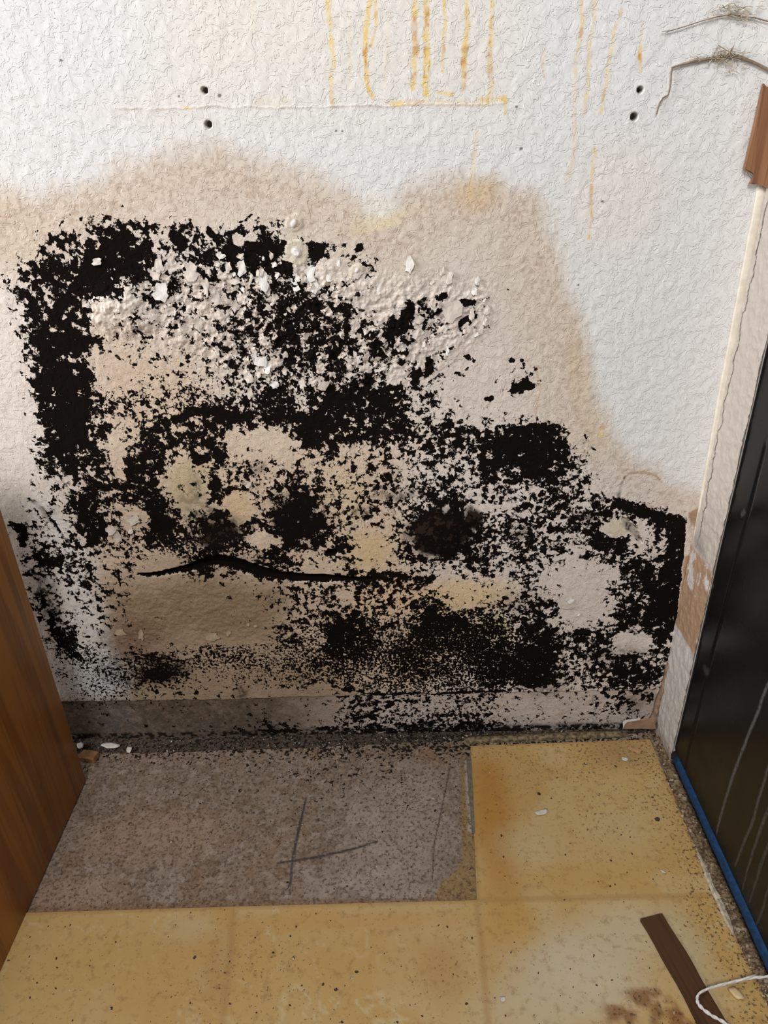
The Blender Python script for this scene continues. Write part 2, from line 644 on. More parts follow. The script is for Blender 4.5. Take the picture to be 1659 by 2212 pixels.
        drip = np.maximum(drip, C.stroke(pts, w, .45) * k)
    mixc(T, (.58, .36, .22), C.stroke([(1160, 790), (1166, 840), (1158, 895)], 4, .6) * .5)
    # --- mould
    cov = mold_coverage(C.A, C.B)
    cov = np.clip(cov * 1.36 - .045, 0, .93)
    add = np.zeros(N)
    for pts, w, k in [([(1112, 838), (1130, 832), (1147, 836)], [24, 26, 16], 1), ([(880, 812), (905, 808), (925, 800), (925, 780)], [10, 26, 26, 14], 1),
                      ([(960, 760), (982, 752)], 8, .72), ([(1003, 765), (1024, 778)], 10, .72), ([(985, 806), (1000, 810)], 9, .72), ([(1020, 790), (1008, 800)], 6, .72),
                      ([(1103, 775), (1108, 780)], 10, 1), ([(1125, 776), (1127, 778)], 7, 1), ([(1050, 862), (1062, 860)], 10, 1), ([(1098, 625), (1099, 626)], 5, 1),
                      ([(675, 530), (690, 545), (680, 555)], [26, 30, 26], 1), ([(775, 532), (780, 536)], 14, 1), ([(955, 922), (975, 918)], 20, 1),
                      ([(455, 500), (465, 515)], 16, .95), ([(565, 490), (568, 500)], 16, 1), ([(620, 570), (610, 580)], [30, 34], 1), ([(545, 462), (536, 474), (518, 480)], [4, 8, 4], 1),
                      ([(325, 560), (290, 550), (270, 545)], [34, 40, 30], .96), ([(255, 480), (275, 510)], [14, 28], 1), ([(380, 510), (395, 525)], 34, .95),
                      ([(845, 730), (880, 690), (885, 660)], [36, 36, 22], 1), ([(950, 645), (960, 640)], 14, 1), ([(995, 655), (1020, 652)], 14, 1), ([(995, 695), (1005, 688)], 16, 1),
                      ([(1300, 1060), (1340, 1090), (1400, 1112), (1450, 1130)], [14, 30, 30, 40], 1), ([(1465, 1130), (1462, 1200), (1450, 1290), (1430, 1380)], [34, 40, 42, 30], 1),
                      ([(1320, 1170), (1360, 1180), (1400, 1250)], [26, 40, 40], .95), ([(1170, 930), (1200, 960), (1230, 1000)], [46, 54, 36], .84),
                      ([(120, 900), (140, 960), (150, 1000)], [60, 70, 60], .97), ([(120, 720), (100, 790), (110, 840)], [60, 60, 60], .86),
                      ([(165, 860), (170, 910)], 50, .95), ([(205, 1060), (190, 1090), (180, 1130)], [40, 50, 40], .95), ([(210, 1140), (200, 1170)], [50, 34], 1),
                      ([(40, 1140), (50, 1150)], [22, 30], 1), ([(45, 1165), (50, 1180)], 14, .95), ([(95, 1105), (112, 1125), (130, 1150)], [6, 9, 4], .95), ([(90, 1215), (110, 1215), (130, 1210)], [30, 34, 24], .95),
                      ([(48, 1210), (80, 1200)], [4, 12], .95), ([(110, 1330), (120, 1370), (140, 1395), (170, 1420)], [14, 26, 26, 18], .95),
                      ([(660, 935), (680, 960)], [50, 44], 1), ([(440, 985), (460, 970), (480, 990)], [40, 60, 40], .92), ([(330, 930), (420, 890), (490, 895)], [20, 26, 26], .95), ([(490, 895), (560, 905), (620, 915)], [20, 22, 20], .9),
                      ([(440, 870), (500, 890)], 14, .9), ([(1040, 1010), (1090, 1015)], [16, 20], .9),
                      ([(625, 1150), (640, 1130)], [70, 76], .9), ([(600, 1060), (640, 1030)], [14, 26], .85), ([(590, 1200), (620, 1215)], [30, 40], .9), ([(560, 1190), (600, 1190)], 20, .9),
                      ([(805, 1500), (905, 1498)], 9, 1), ([(935, 1500), (1000, 1495), (1090, 1493)], [9, 9, 6], 1), ([(765, 1555), (795, 1548), (815, 1558)], [8, 12, 6], 1),
                      ([(740, 1490), (760, 1485)], [10, 14], 1), ([(800, 1520), (900, 1518)], [10, 12], .85), ([(950, 1548), (1060, 1545)], [14, 12], .85), ([(860, 1572), (1080, 1566)], [14, 18], .8),
                      ([(690, 1578), (705, 1574)], [10, 14], 1), ([(560, 1580), (640, 1580)], [10, 12], .85),
                      ([(970, 1350), (1000, 1370)], [50, 60], .97), ([(1140, 1470), (1180, 1460)], [60, 60], .95), ([(1150, 1370), (1180, 1385)], [50, 40], .95), ([(1250, 1365), (1290, 1370), (1310, 1390)], [20, 24, 20], .95),
                      ([(340, 1448), (370, 1452)], [26, 34], .97), ([(280, 1410), (330, 1420), (400, 1428)], [6, 8, 5], .95), ([(250, 1445), (290, 1450)], 14, .7),
                      ([(255, 1232), (258, 1265)], [8, 4], .95), ([(225, 1228), (262, 1236)], 5, .9), ([(860, 1345), (835, 1352), (820, 1362)], [8, 14, 8], 1),
                      ([(800, 1250), (840, 1245), (890, 1250)], [26, 30, 14], .97), ([(900, 1275), (915, 1258), (940, 1248)], [18, 14, 8], .95),
                      ([(1400, 1330), (1420, 1380)], [40, 30], .9), ([(1330, 1450), (1390, 1440)], [30, 30], .9)]:
        add = np.maximum(add, C.stroke(pts, [q * 1.08 for q in w] if isinstance(w, list) else w * 1.08, .55) * k)
    cov = np.maximum(cov, add * .925)
    cov = np.maximum(cov, sag * .05 + low * .07)
    # bare spots inside the mould
    for px, py, rx, ry, k in [(640, 545, 28, 28, 1), (636, 482, 22, 24, 1), (690, 500, 20, 26, .9), (771, 585, 15, 18, 1), (514, 517, 13, 14, 1), (543, 512, 14, 9, .9), (720, 585, 38, 34, .85), (978, 672, 26, 30, 1),
                              (250, 665, 50, 22, .8), (225, 690, 24, 34, .8), (1350, 1340 + 45, 30, 24, .9), (1335, 1140, 40, 22, .9), (1385, 1165, 26, 44, .6), (1385, 1390, 24, 22, 1), (860, 805, 24, 16, .8),
                              (1262, 1300, 50, 50, .7), (1300, 1240, 40, 26, .7), (1240, 1240, 40, 30, .7), (560, 960, 80, 34, .75), (250, 990, 14, 60, .8), (250, 850, 12, 60, .3), (680, 1380, 24, 24, .45), (700, 1230, 50, 14, .6),
                              (570, 1165, 40, 16, .75), (520, 1095, 34, 40, .75), (405, 1050, 40, 66, .65), (460, 1150, 0.1, .1, 0), (1000, 1282, 100, 26, .2), (800, 1190, 40, 40, .5), (290, 1120, 40, 24, .6), (1335, 1050, 50, 30, .9), (1150, 1050, 40, 14, .4)]:
        cov *= 1 - C.blob(px, py, rx, ry, 0, .5) * k
    cov *= sstep(C.A, -.62, -.58) * .6 + .4
    cov = np.clip(cov, 0.0, .995)
    cc = np.clip(cov, .004, .996)
    q = np.log(cc / (1 - cc)) / 1.702           # normal quantile
    grain = np.clip(C.blob(960, 1420, 230, 110) * .8 + C.blob(430, 1180, 150, 45) * .6 + C.blob(560, 1430, 260, 60) * .75 + C.blob(450, 840, 240, 60) * .35
                    + C.blob(180, 1480, 160, 90) * .6 + C.blob(680, 1380, 30, 28) * 1 + C.blob(1000, 1560, 400, 40) * .3 + .12, 0, 1)
    sig = .092 - .010 * grain
    thr = .5 - sig * q
    thr = np.where(cov < .012, 1.4, thr)
    # --- soft grey and velvet growth
    for px, py, rx, ry, k in [(445, 1125, 46, 36, .8), (425, 1060, 16, 40, .45), (100, 1295, 26, 55, .75), (95, 1260, 30, 26, .5), (262, 1450, 46, 60, .55), (640, 1120, 66, 60, .75), (345, 1450, 66, 30, .95), (470, 1150, 70, 40, .8),
                              (1270, 1120, 24, 18, .6), (780, 1105, 26, 14, .6), (850, 1070, 60, 16, .6), (560, 1010, 24, 18, .4), (1330, 1420, 70, 26, .5), (1180, 1470, 60, 40, .5), (520, 1497, 18, 12, .7), (1120, 1300, 60, 34, .25),
                              (600, 1290, 30, 20, .3), (820, 545, 14, 16, .14), (250, 690, 30, 26, .1), (1375, 1515, 34, 28, .4), (230, 1390, 26, 30, .3), (110, 1110, 26, 18, .3), (410, 1085, 30, 24, .35), (1120, 1150, 34, 20, .5)]:
        haze = np.maximum(haze, C.blob(px, py, rx, ry, .1, 1.0) * k)
    haze = np.maximum(haze, band * (1 - sstep(A, wxz(500, 1540)[0], wxz(800, 1540)[0])) * .35)
    haze = np.maximum(haze, C.stroke([(1335, 1075), (1340, 1050), (1348, 1028)], [9, 5, 4], .6) * .55)
    mixc(T, (.45, .29, .17), C.stroke([(1345, 1032), (1360, 1022), (1390, 1020), (1415, 1028), (1432, 1042)], [5, 5, 6, 5, 3], .6) * .75)
    for px, py, rx, ry, k in [(952, 1148, 74, 54, 1), (1020, 1120, 26, 34, .8), (475, 1148, 50, 34, .7)]:
        cap = np.maximum(cap, sstep(C.blob(px, py, rx * 1.15, ry * 1.15, .15, 1.3) * k + (fbm(A * 70, B * 70, 61) - .5) * .5, .2, .75))
    relief -= C.blob(952, 1148, 70, 52, .1, 1.2) * .006
    # pale rings
    for px, py, r, k in [(640, 545, 29, 1), (636, 482, 20, .6), (771, 585, 14, .5)]:
        a = C.blob(px, py, r, r, 0, .3); b = C.blob(px, py, r * .62, r * .62, 0, .4); c = C.blob(px, py, r * .36, r * .36, 0, .5)
        mixc(T, (.60, .55, .42), (a - b).clip(0) * .8 * k)
        mixc(T, (.52, .47, .38), (b - c).clip(0) * .6 * k)
        mixc(T, (.78, .76, .72), c)
        haze *= 1 - a; relief -= a * .0012 + c * .002
    # --- blistered, crumpled paint
    ruff = np.clip(C.poly([(170, 640), (330, 560), (640, 560), (860, 600), (1060, 620), (1040, 720), (930, 800), (760, 850), (560, 830), (330, 740), (200, 720)], .02), 0, 1) * .75
    ruff = np.maximum(ruff, .10)
    ruff = np.maximum(ruff, sag * .35)
    relief -= ruff * (fbm(A * 55, B * 55, 31) - .35) * .008 * (ruff > .15)
    relief -= C.blob(260, 670, 70, 50) * .006 + C.blob(700, 700, 200, 120) * .004
    # --- the open slit: board torn and bulging
    sl = C.stroke([(298, 1240), (340, 1241), (400, 1229), (440, 1215), (465, 1209), (500, 1213), (540, 1228), (580, 1240), (640, 1248), (720, 1250), (775, 1252), (800, 1250)],
                  [4, 11, 16, 23, 30, 30, 27, 23, 19, 16, 11, 5], .22)
    relief -= C.blob(460, 1185, 150, 34, 0, 1.3) * .006
    relief += sl * .011
    thr = np.where(sl > .4, -.5, thr)  # solid mould inside the slit, also painting in the shade of the recess
    cap = cap * (1 - sl)
    hol = C.blob(715, 1195, 14, 8, .2, .3, True); relief += hol * .008; thr = np.where(hol > .5, -.5, thr); mixc(T, (.6, .5, .4), C.blob(715, 1197, 20, 14) * .5)
    relief += C.stroke([(1345, 1120), (1370, 1145), (1385, 1170)], [6, 12, 6], .4) * .005
    haze = np.maximum(haze, C.stroke([(1345, 1130), (1362, 1142), (1385, 1165)], [8, 16, 8], .6) * .8)
    haze = np.maximum(haze, C.stroke([(60, 1080), (85, 1090), (100, 1112), (132, 1152)], [5, 14, 12, 6], .6) * .55)
    relief += C.stroke([(75, 1085), (100, 1112), (132, 1152)], [6, 10, 4], .4) * .004
    mixc(T, (.50, .38, .30), C.stroke([(-20, 470), (15, 467), (36, 461)], 4, .6) * .7)
    # --- screw holes
    for px, py, r in [(442, 195, 7), (450, 269, 7.5), (1383, 194, 6.5), (1370, 252, 8)]:
        h = C.blob(px, py, r, r * 1.1, 0, .3, True)
        relief += h * .012
        relief -= (C.blob(px, py, r * 2.2, r * 2.2, 0, 1, True) - h).clip(0) * .0004
        mixc(T, (.05, .035, .025), h)
        mixc(T, (.55, .48, .38), C.blob(px, py, r * 1.8, r * 1.8) * .25)
    for px, py, r in [(1126, 320, 4), (1115, 232, 4), (727, 282, 4), (740, 285, 3), (133, 132, 4), (1248, 352 + 263, 3), (1303, 436, 3), (472, 205, 5), (387, 207, 3)]:
        mixc(T, (.10, .06, .05), C.blob(px, py, r, r * .8, 0, .5) * .85)
    # torn brown paper by the corner
    pap = C.poly([(1480, 1190), (1488, 1110), (1510, 1095), (1530, 1200), (1490, 1375), (1454, 1375), (1466, 1320)], .002)
    mixc(T, (.38, .245, .16), pap * sstep(fbm(A * 40, B * 25, 77), .42, .5))
    thr = thr + pap * .6
    mixc(T, (.40, .30, .22), C.blob(1385, 1515, 40, 40) * .5)
    # the board's lower edge is ragged and dark
    haze = np.maximum(haze, (1 - sstep(B, .000, .008 + .006 * lf)) * .95)
    # stains soak unevenly
    sp = fbm(A * 260, B * 260, 101, 3, .6)
    sp2 = fbm(A * 45, B * 45, 102, 3)
    mixc(T, (.33, .22, .14), sstep(sp, .50, .70) * stain * .50)
    mixc(T, (.52, .42, .34), sstep(sp2, .5, .75) * stain * .22)
    # drips, pooled at the edges of the texture
    dn = fbm(A * 330, B * 240, 103, 3, .6)
    dl = fbm(A * 60, B * 90, 104, 2)
    dm = np.clip(drip * (.5 + .75 * sstep(dn, .35, .62)), 0, 1)
    dc = np.array((.80, .61, .25))[None] + (np.array((.62, .33, .07)) - np.array((.80, .61, .25)))[None] * sstep(dl, .5, .75)[:, None]
    T += (dc - T) * dm[:, None]
    # grey bloom and velvety caps
    hz = np.clip(haze * (.35 + .85 * sstep(fbm(A * 150, B * 150, 105, 4, .65), .38, .60)), 0, 1)
    mixc(T, (.018, .015, .013), hz)
    cp = np.clip(cap * (1.02 + .3 * fbm(A * 200, B * 200, 106, 3)), 0, 1)
    mixc(T, (.026, .017, .0125), cp)
    thr = thr + np.where(sl > .4, 0, cap * .09)
    kn = knock(A, B)
    relief -= kn * .00014 * (1 - .35 * ins * sstep(-B, -.62, -.45)) * (1 - np.clip(cp, 0, 1))
    relief -= pfbm(A * 130, B * 130, 107, 3, .6) * .0065 * np.where(ruff > .15, ruff, .015)
    V = np.stack([A, relief, B], 1)
    V[A > XR - .002, 1] = 0
    me = grid_mesh('wall_back', V, len(xs), len(zs), flip=False)
    for nm, a in (('mold', thr), ('grain', grain), ('matte', np.maximum(hz, cp))):
        set_attr(me, nm, a)
    set_attr(me, 'tint', T, True)
    o = link('wall_back', me, mat_wall())
    tag(o, 'white textured plaster wall covered in black mould with a tan tide mark', 'wall', kind='structure')
    return o


wall = build_wall()

# ------------------------------------------------------------------ loose flakes of paint hanging on the wall
def mat_flake(name, col):
    m = NT(name)
    n = m.noise(180, 4)
    c = m.mix(m.ramp(n, .35, .7), tuple(x * .86 for x in col), col)
    return m.out(c, .55, None, .3)


M_FLAKE = [mat_flake('flaked_paint_white', (.80, .775, .745)), mat_flake('flaked_paint_cream', (.70, .64, .57)), mat_flake('flaked_paint_grey', (.58, .52, .46)), mat_flake('flaked_paint_tan', (.42, .32, .23))]
FLAKES = [(477, 553, 22, 16, 0), (451, 585, 12, 20, 1), (493, 575, 16, 24, 1), (523, 579, 20, 34, 0), (470, 571, 16, 14, 1), (414, 585, 30, 40, 1), (445, 618, 15, 50, 1), (569, 607, 26, 40, 0),
          (599, 594, 13, 15, 0), (593, 571, 13, 12, 0), (566, 587, 12, 16, 1), (525, 624, 10, 12, 0), (639, 603, 26, 20, 0), (639, 619, 21, 18, 0), (670, 589, 27, 32, 0), (681, 618, 25, 32, 0),
          (711, 594, 25, 22, 0), (781, 626, 30, 20, 0), (771, 588, 24, 26, 2), (731, 567, 10, 17, 0), (766, 597, 7, 12, 0), (745, 594, 10, 8, 1), (569, 558, 7, 10, 0), (586, 551, 9, 16, 1), (520, 553, 17, 14, 1),
          (542, 599, 11, 24, 1), (557, 589, 10, 15, 1), (506, 607, 25, 17, 1), (506, 592, 9, 10, 0), (350, 630, 36, 46, 0), (338, 595, 26, 24, 1), (345, 570, 20, 36, 1), (283, 690, 40, 30, 2), (188, 655, 22, 22, 2),
          (241, 657, 34, 38, 2), (211, 563, 24, 15, 1), (270, 633, 20, 38, 2), (301, 628, 22, 30, 2), (224, 683, 28, 42, 2), (884, 572, 21, 36, 0), (817, 620, 18, 26, 0), (954, 585, 14, 20, 1), (969, 597, 18, 30, 1),
          (1029, 604, 15, 24, 0), (1024, 628, 17, 19, 0), (978, 671, 42, 44, 1), (1018, 679, 15, 34, 1), (1046, 647, 7, 9, 0), (1050, 669, 15, 18, 1), (1047, 693, 10, 24, 1), (858, 655, 12, 14, 1), (933, 609, 12, 13, 1),
          (564, 771, 36, 44, 0), (578, 795, 16, 20, 0), (689, 744, 28, 44, 1), (692, 752, 16, 20, 0), (776, 761, 27, 48, 0), (593, 830, 18, 16, 0), (654, 827, 16, 24, 1), (699, 824, 30, 36, 2), (537, 816, 20, 26, 1),
          (559, 807, 14, 18, 1), (754, 804, 28, 20, 2), (615, 802, 13, 19, 2), (674, 816, 12, 14, 1), (630, 807, 8, 9, 0), (660, 747, 12, 12, 2), (966, 756, 8, 18, 0), (915, 742, 8, 16, 1), (892, 773, 12, 24, 1), (1029, 722, 14, 10, 0),
          (260, 1364, 30, 20, 3), (306, 1369, 13, 24, 3), (459, 1373, 38, 24, 3), (493, 1366, 15, 12, 3), (536, 1348, 9, 9, 3), (553, 1350, 9, 8, 3), (1231, 1297, 18, 13, 0), (1226, 1309, 32, 14, 2), (1249, 1326, 9, 9, 0),
          (289, 1122, 32, 24, 2), (241, 1142, 22, 24, 2), (281, 1146, 14, 14, 1), (256, 1160, 15, 30, 2), (434, 1158, 17, 17, 2), (537, 1046, 15, 14, 2), (470, 642, 20, 30, 2), (600, 700, 18, 26, 2), (640, 690, 22, 30, 2), (720, 690, 24, 30, 2),
          (690, 715, 30, 36, 2), (430, 700, 22, 26, 2), (830, 690, 20, 22, 2), (905, 690, 24, 22, 2), (870, 640, 12, 14, 1), (540, 850, 18, 22, 2), (615, 760, 18, 26, 2), (510, 660, 20, 24, 2), (580, 660, 26, 22, 2)]
rng = random.Random(11)
for k, (px, py, w, h, mi) in enumerate(FLAKES):
    p = on_wall(px, py)
    sc = local_scale(wxz, px, py)
    W, Hh = w * sc / 2 * 1.05, h * sc / 2 * 1.05
    bm = bmesh.new()
    nseg = 13
    ang = [2 * math.pi * i / nseg + rng.uniform(-.16, .16) for i in range(nseg)]
    rad = [rng.uniform(.58, 1.18) for _ in range(nseg)]
    lift = rng.uniform(.0014, .0042) * (1 if h > 14 else .4)
    tw = rng.uniform(-.6, .6)
    ph = rng.uniform(0, 6.28)
    def zlift(u, v):
        t = (u * math.sin(tw) - v * math.cos(tw) + 1) / 2
        return .0006 + lift * max(t, 0) ** 1.8 + .0007 * math.sin(u * 3.1 + ph) * math.cos(v * 2.7 + ph)
    def ringv(f, th):
        r = []
        for a, q in zip(ang, rad):
            u, v = f * q * math.cos(a), f * q * math.sin(a)
            r.append(bm.verts.new((p[0] + u * W, -.0012 - zlift(u, v) + th, p[2] + v * Hh)))
        return r
    r2, r1, c0 = ringv(1, 0), ringv(.5, 0), bm.verts.new((p[0], -.0012 - zlift(0, 0), p[2]))
    b2 = ringv(.98, .0004)
    for i in range(nseg):
        j = (i + 1) % nseg
        bm.faces.new([c0, r1[i], r1[j]])
        bm.faces.new([r1[i], r2[i], r2[j], r1[j]])
        bm.faces.new([r2[i], b2[i], b2[j], r2[j]])
    bm.faces.new(b2)
    from_bm('paint_flake', bm, M_FLAKE[mi], wall, smooth=False)

# ------------------------------------------------------------------ short return wall at the right
def build_return():
    ys = np.linspace(0, -.075, 60)
    zs = np.concatenate([np.arange(-.012, 1.03, .0014), np.linspace(1.04, 2.4, 8)])
    Y, Z = np.meshgrid(ys, zs, indexing='ij')
    A, B = Y.ravel(), Z.ravel()
    C = Canvas(A, B, sxz, .002, 120)
    N = len(A)
    T = np.empty((N, 3)); T[:] = (.50, .455, .41)
    z0, z1 = sxz(1495, 1240)[1], sxz(1478, 1374)[1]
    zt = sxz(1510, 1195)[1]
    paper = (1 - sstep(B, z0 - .002, z0 + .002 + .02)) * sstep(B, z1 - .002, z1 + .002)
    mid = (1 - sstep(B, zt - .003, zt + .003)) * sstep(B, z1 - .002, z1 + .002)
    nz = fbm(A * 70, B * 40, 5)
    mixc(T, (.60, .58, .56), mid * .9)
    zm = sxz(1480, 1252)[1]
    mixc(T, (.40, .26, .17), mid * sstep(nz + np.where(B < zm, .35, -.02), .50, .53))
    mixc(T, (.60, .585, .56), (1 - sstep(B, z1 - .004, z1 + .001)) * .95)
    mixc(T, (.30, .22, .16), (1 - sstep(B, .006, .03)) * .6)
    rel = (fbm(A * 50, B * 50, 2) - .5) * .0015 + knock(A + .3, B, 80) * .0005
    # crack where the paint has let go beside the bead
    yc = -.012 + (fbm(A * 0, B * 60, 6) - .5) * .012 - .006 * (1 - sstep(B, zt, zt + .2))
    ck = (1 - sstep(np.abs(A - yc), .0006, .0018)) * sstep(B, zt, zt + .01)
    mixc(T, (.06, .05, .045), ck * .9)
    tear_shadow = C.blob(1512, 1178, 16, 26, .2, 1) * sstep(B, zt, zt + .004)
    mixc(T, (.30, .27, .26), tear_shadow * .7)  # shadow at the curled torn edge, painted into the tint
    V = np.stack([XR - .001 - rel, A, B], 1)
    me = grid_mesh('wall_right', V, len(ys), len(zs), flip=False)
    set_attr(me, 'tint', T, True)
    m = NT('return_wall_plaster')
    c = m.mix(m.ramp(m.noise(300, 4), .45, .75, 0, .18), m.attr('tint', True), (.42, .34, .27))
    o = link('wall_right', me, m.out(c, .6, None, .3))
    tag(o, 'narrow grey plaster return wall with torn brown paper behind the black appliance', 'wall', kind='structure')
    # solid end of the return wall
    bm = bmesh.new()
    bm_box(bm, (XR + .0005, -.074, -.012), (XR + .9, .0, 2.4))
    from_bm('wall_core', bm, plain('return_wall_core', (.6, .56, .52)), o)
    return o


wall_r = build_return()


def corner_strip(name, pts, wds, proud, mat, parent=None, seed=1, jag=.25):
    """a rag of old caulk / paint running down the corner: irregular cross-section swept along the corner"""
    r = random.Random(seed)
    bm = bmesh.new()
    rows = []
    for (px, py), w in zip(pts, wds):
        p = on_wall(px, py)
        ww = w * local_scale(wxz, px, py)
        l = ww * (1 + r.uniform(-jag, jag)); q = proud * (1 + r.uniform(-.3, .3))
        rows.append([bm.verts.new((p[0] - l * .5, -.0012, p[2])), bm.verts.new((p[0] - l * .28, -.0012 - q, p[2])), bm.verts.new((p[0] + l * .1, -.0012 - q * 1.25, p[2])),
                     bm.verts.new((p[0] + l * .42, -.0012 - q * .7, p[2])), bm.verts.new((p[0] + l * .5, -.0005, p[2]))])
    for a, b in zip(rows[:-1], rows[1:]):
        for i in range(4):
            bm.faces.new([a[i], a[i + 1], b[i + 1], b[i]])
        bm.faces.new([a[4], a[0], b[0], b[4]])
    bm.faces.new(rows[0]); bm.faces.new(rows[-1][::-1])
    return from_bm(name, bm, mat, parent, smooth=True)


def along(p0, p1, n):
    return [(p0[0] + (p1[0] - p0[0]) * i / (n - 1), p0[1] + (p1[1] - p0[1]) * i / (n - 1)) for i in range(n)]


M_BEAD = plain('corner_bead_paint', (.73, .68, .59), .5, .08, 90, .4, .3)
tb = corner_strip('trim_1', along((1645, 404), (1497, 1192), 40), [24] * 24 + [23, 22, 22, 21, 20, 20, 19, 18, 18, 17, 16, 15, 14, 13, 11, 9], .0014, M_BEAD, None, 3, .05)
tag(tb, 'cream painted corner bead running down to the torn brown paper', 'trim', kind='structure')
M_CAULK = plain('brown_caulk', (.28, .19, .13), .6, .3, 120, .4, .6)
tc = corner_strip('trim_2', along((1456, 1396), (1404, 1572), 18), [10, 11, 10, 11, 12, 11, 10, 11, 12, 12, 12, 13, 13, 14, 15, 16, 17, 18], .005, M_CAULK, None, 5, .3)
tag(tc, 'brown stained strip of old caulk low in the corner', 'trim', kind='structure')

# ------------------------------------------------------------------ floor
def mat_bare():
    m = NT('bare_floor_underlay')
    g = m.noise(240, 5, .68)
    c = m.mix(m.ramp(g, .48, .64, 0, .8), m.attr('tint', True), (.085, .060, .042))
    c = m.mix(m.ramp(g, .44, .34, 0, .5), c, (.36, .31, .26))
    spk = m.noise(210, 3, .6, .4)
    mask = m.ramp(m.math('SUBTRACT', spk, m.attr('mold')), 0, .012)
    c = m.mix(mask, c, (.012, .009, .007))
    return m.out(c, .85, None, .2)


def build_floor():
    xs = np.concatenate([np.linspace(-1.6, -.60, 10)[:-1], np.arange(-.60, .46, .0016), np.linspace(.462, 1.6, 10)])
    ys = np.concatenate([np.linspace(-2.6, -.46, 14)[:-1], np.arange(-.46, .0005, .0016), [.012]])
    X, Y = np.meshgrid(xs, ys, indexing='ij')
    A, B = X.ravel(), Y.ravel()
    C = Canvas(A, B, fxy, .003, 70, 9)
    N = len(A)
    T = np.empty((N, 3)); T[:] = (.235, .178, .135)
    lf = fbm(A * 9, B * 9, 12)
    mixc(T, (.305, .245, .21), sstep(lf, .45, .7) * .7)
    mixc(T, (.16, .11, .072), sstep(fbm(A * 60, B * 60, 51, 4, .6), .47, .66) * .65)
    mixc(T, (.36, .30, .265), sstep(fbm(A * 120, B * 120, 52, 3, .6), .54, .75) * .5)
    mixc(T, (.20, .115, .065), sstep(fbm(A * 22, B * 22, 53, 3), .6, .78) * .45)
    mixc(T, (.34, .23, .16), C.blob(330, 1800, 160, 60) * .5 + C.blob(150, 1930, 120, 40) * .5)
    mixc(T, (.33, .28, .255), C.blob(860, 1800, 130, 160) * .5)
    # mould thins out away from the wall
    cov = .38 * sstep(B, -.075, -.02) + .16 * sstep(B, -.18, -.05) * sstep(A, -.35, 0) * sstep(fbm(A * 25, B * 25, 55), .4, .65) + .03 * sstep(B, -.3, -.1)
    cov = cov * .9 + .02
    cc = np.clip(cov, .006, .99)
    thr = .5 - .085 * np.log(cc / (1 - cc)) / 1.702
    rel = -.0026 + (fbm(A * 30, B * 30, 4) - .5) * .0012 + (fbm(A * 140, B * 140, 41, 3, .6) - .5) * .0011
    # gap along the foot of the wall
    wob = .006 * (fbm(A * 18, B * 0, 6) - .5)
    gw = np.interp(A, [-.62, -.50, -.2, .1, .12, .42], [.034, .034, .030, .020, .014, .012])
    gap = sstep(B, -gw + wob - .002, -gw + wob + .003)
    rel -= gap * .005
    mixc(T, (.055, .043, .034), gap * .95)
    # glue ghost at the right edge of the bare patch
    glue = C.poly([(994, 1650), (1030, 1640), (1034, 1950), (940, 1948), (952, 1905), (985, 1880), (1000, 1850), (997, 1760)], .0015)
    mixc(T, (.25, .165, .07), glue * .95)
    mixc(T, (.34, .30, .25), C.poly([(1004, 1640), (1026, 1640), (1030, 1790), (1012, 1800)], .0015) * .9)
    thr = thr + glue * .4
    mixc(T, (.20, .12, .07), C.stroke([(60, 1962), (400, 1952), (1000, 1938)], [16, 14, 8], .6) * .75)
    # pencil cross and scratch
    pen = np.maximum(C.stroke([(661, 1722), (645, 1790), (632, 1850), (627, 1905), (622, 1915)], [4, 6.5, 6, 5, 3], .5, True), C.stroke([(600, 1862), (680, 1850), (760, 1832), (815, 1815)], [5, 6, 6, 4], .5, True))
    pen *= .7 + .3 * sstep(fbm(A * 400, B * 400, 3), .3, .5)
    mixc(T, (.035, .035, .042), pen * .97)
    scr = C.stroke([(972, 1655), (955, 1740), (938, 1820), (934, 1900)], 2.6, .5, True)
    mixc(T, (.06, .045, .035), scr * .85); rel -= scr * .001
    T *= 1.18
    V = np.stack([A, B, rel], 1)
    me = grid_mesh('floor', V, len(xs), len(ys), flip=False)
    set_attr(me, 'tint', T, True)
    set_attr(me, 'mold', thr)
    o = link('floor', me, mat_bare())
    return tag(o, 'bare grey underlay floor with a pencil cross where a tile is missing', 'floor', kind='structure')


floor = build_floor()


def mat_tile():
    m = NT('yellow_marbled_vinyl')
    c = m.attr('tint', True)
    c = m.mix(m.ramp(m.noise(85, 5, .70), .50, .70, 0, .48), c, (.27, .145, .05))
    n = m.noise(230, 4, .68)
    c = m.mix(m.ramp(m.math('ADD', n, m.math('MULTIPLY', m.attr('dirt'), .12)), .62, .70, 0, .85), c, (.075, .045, .024))
    return m.out(c, m.ramp(n, .35, .65, .34, .5), None, .4)


M_TILE = mat_tile()
TH = .0030


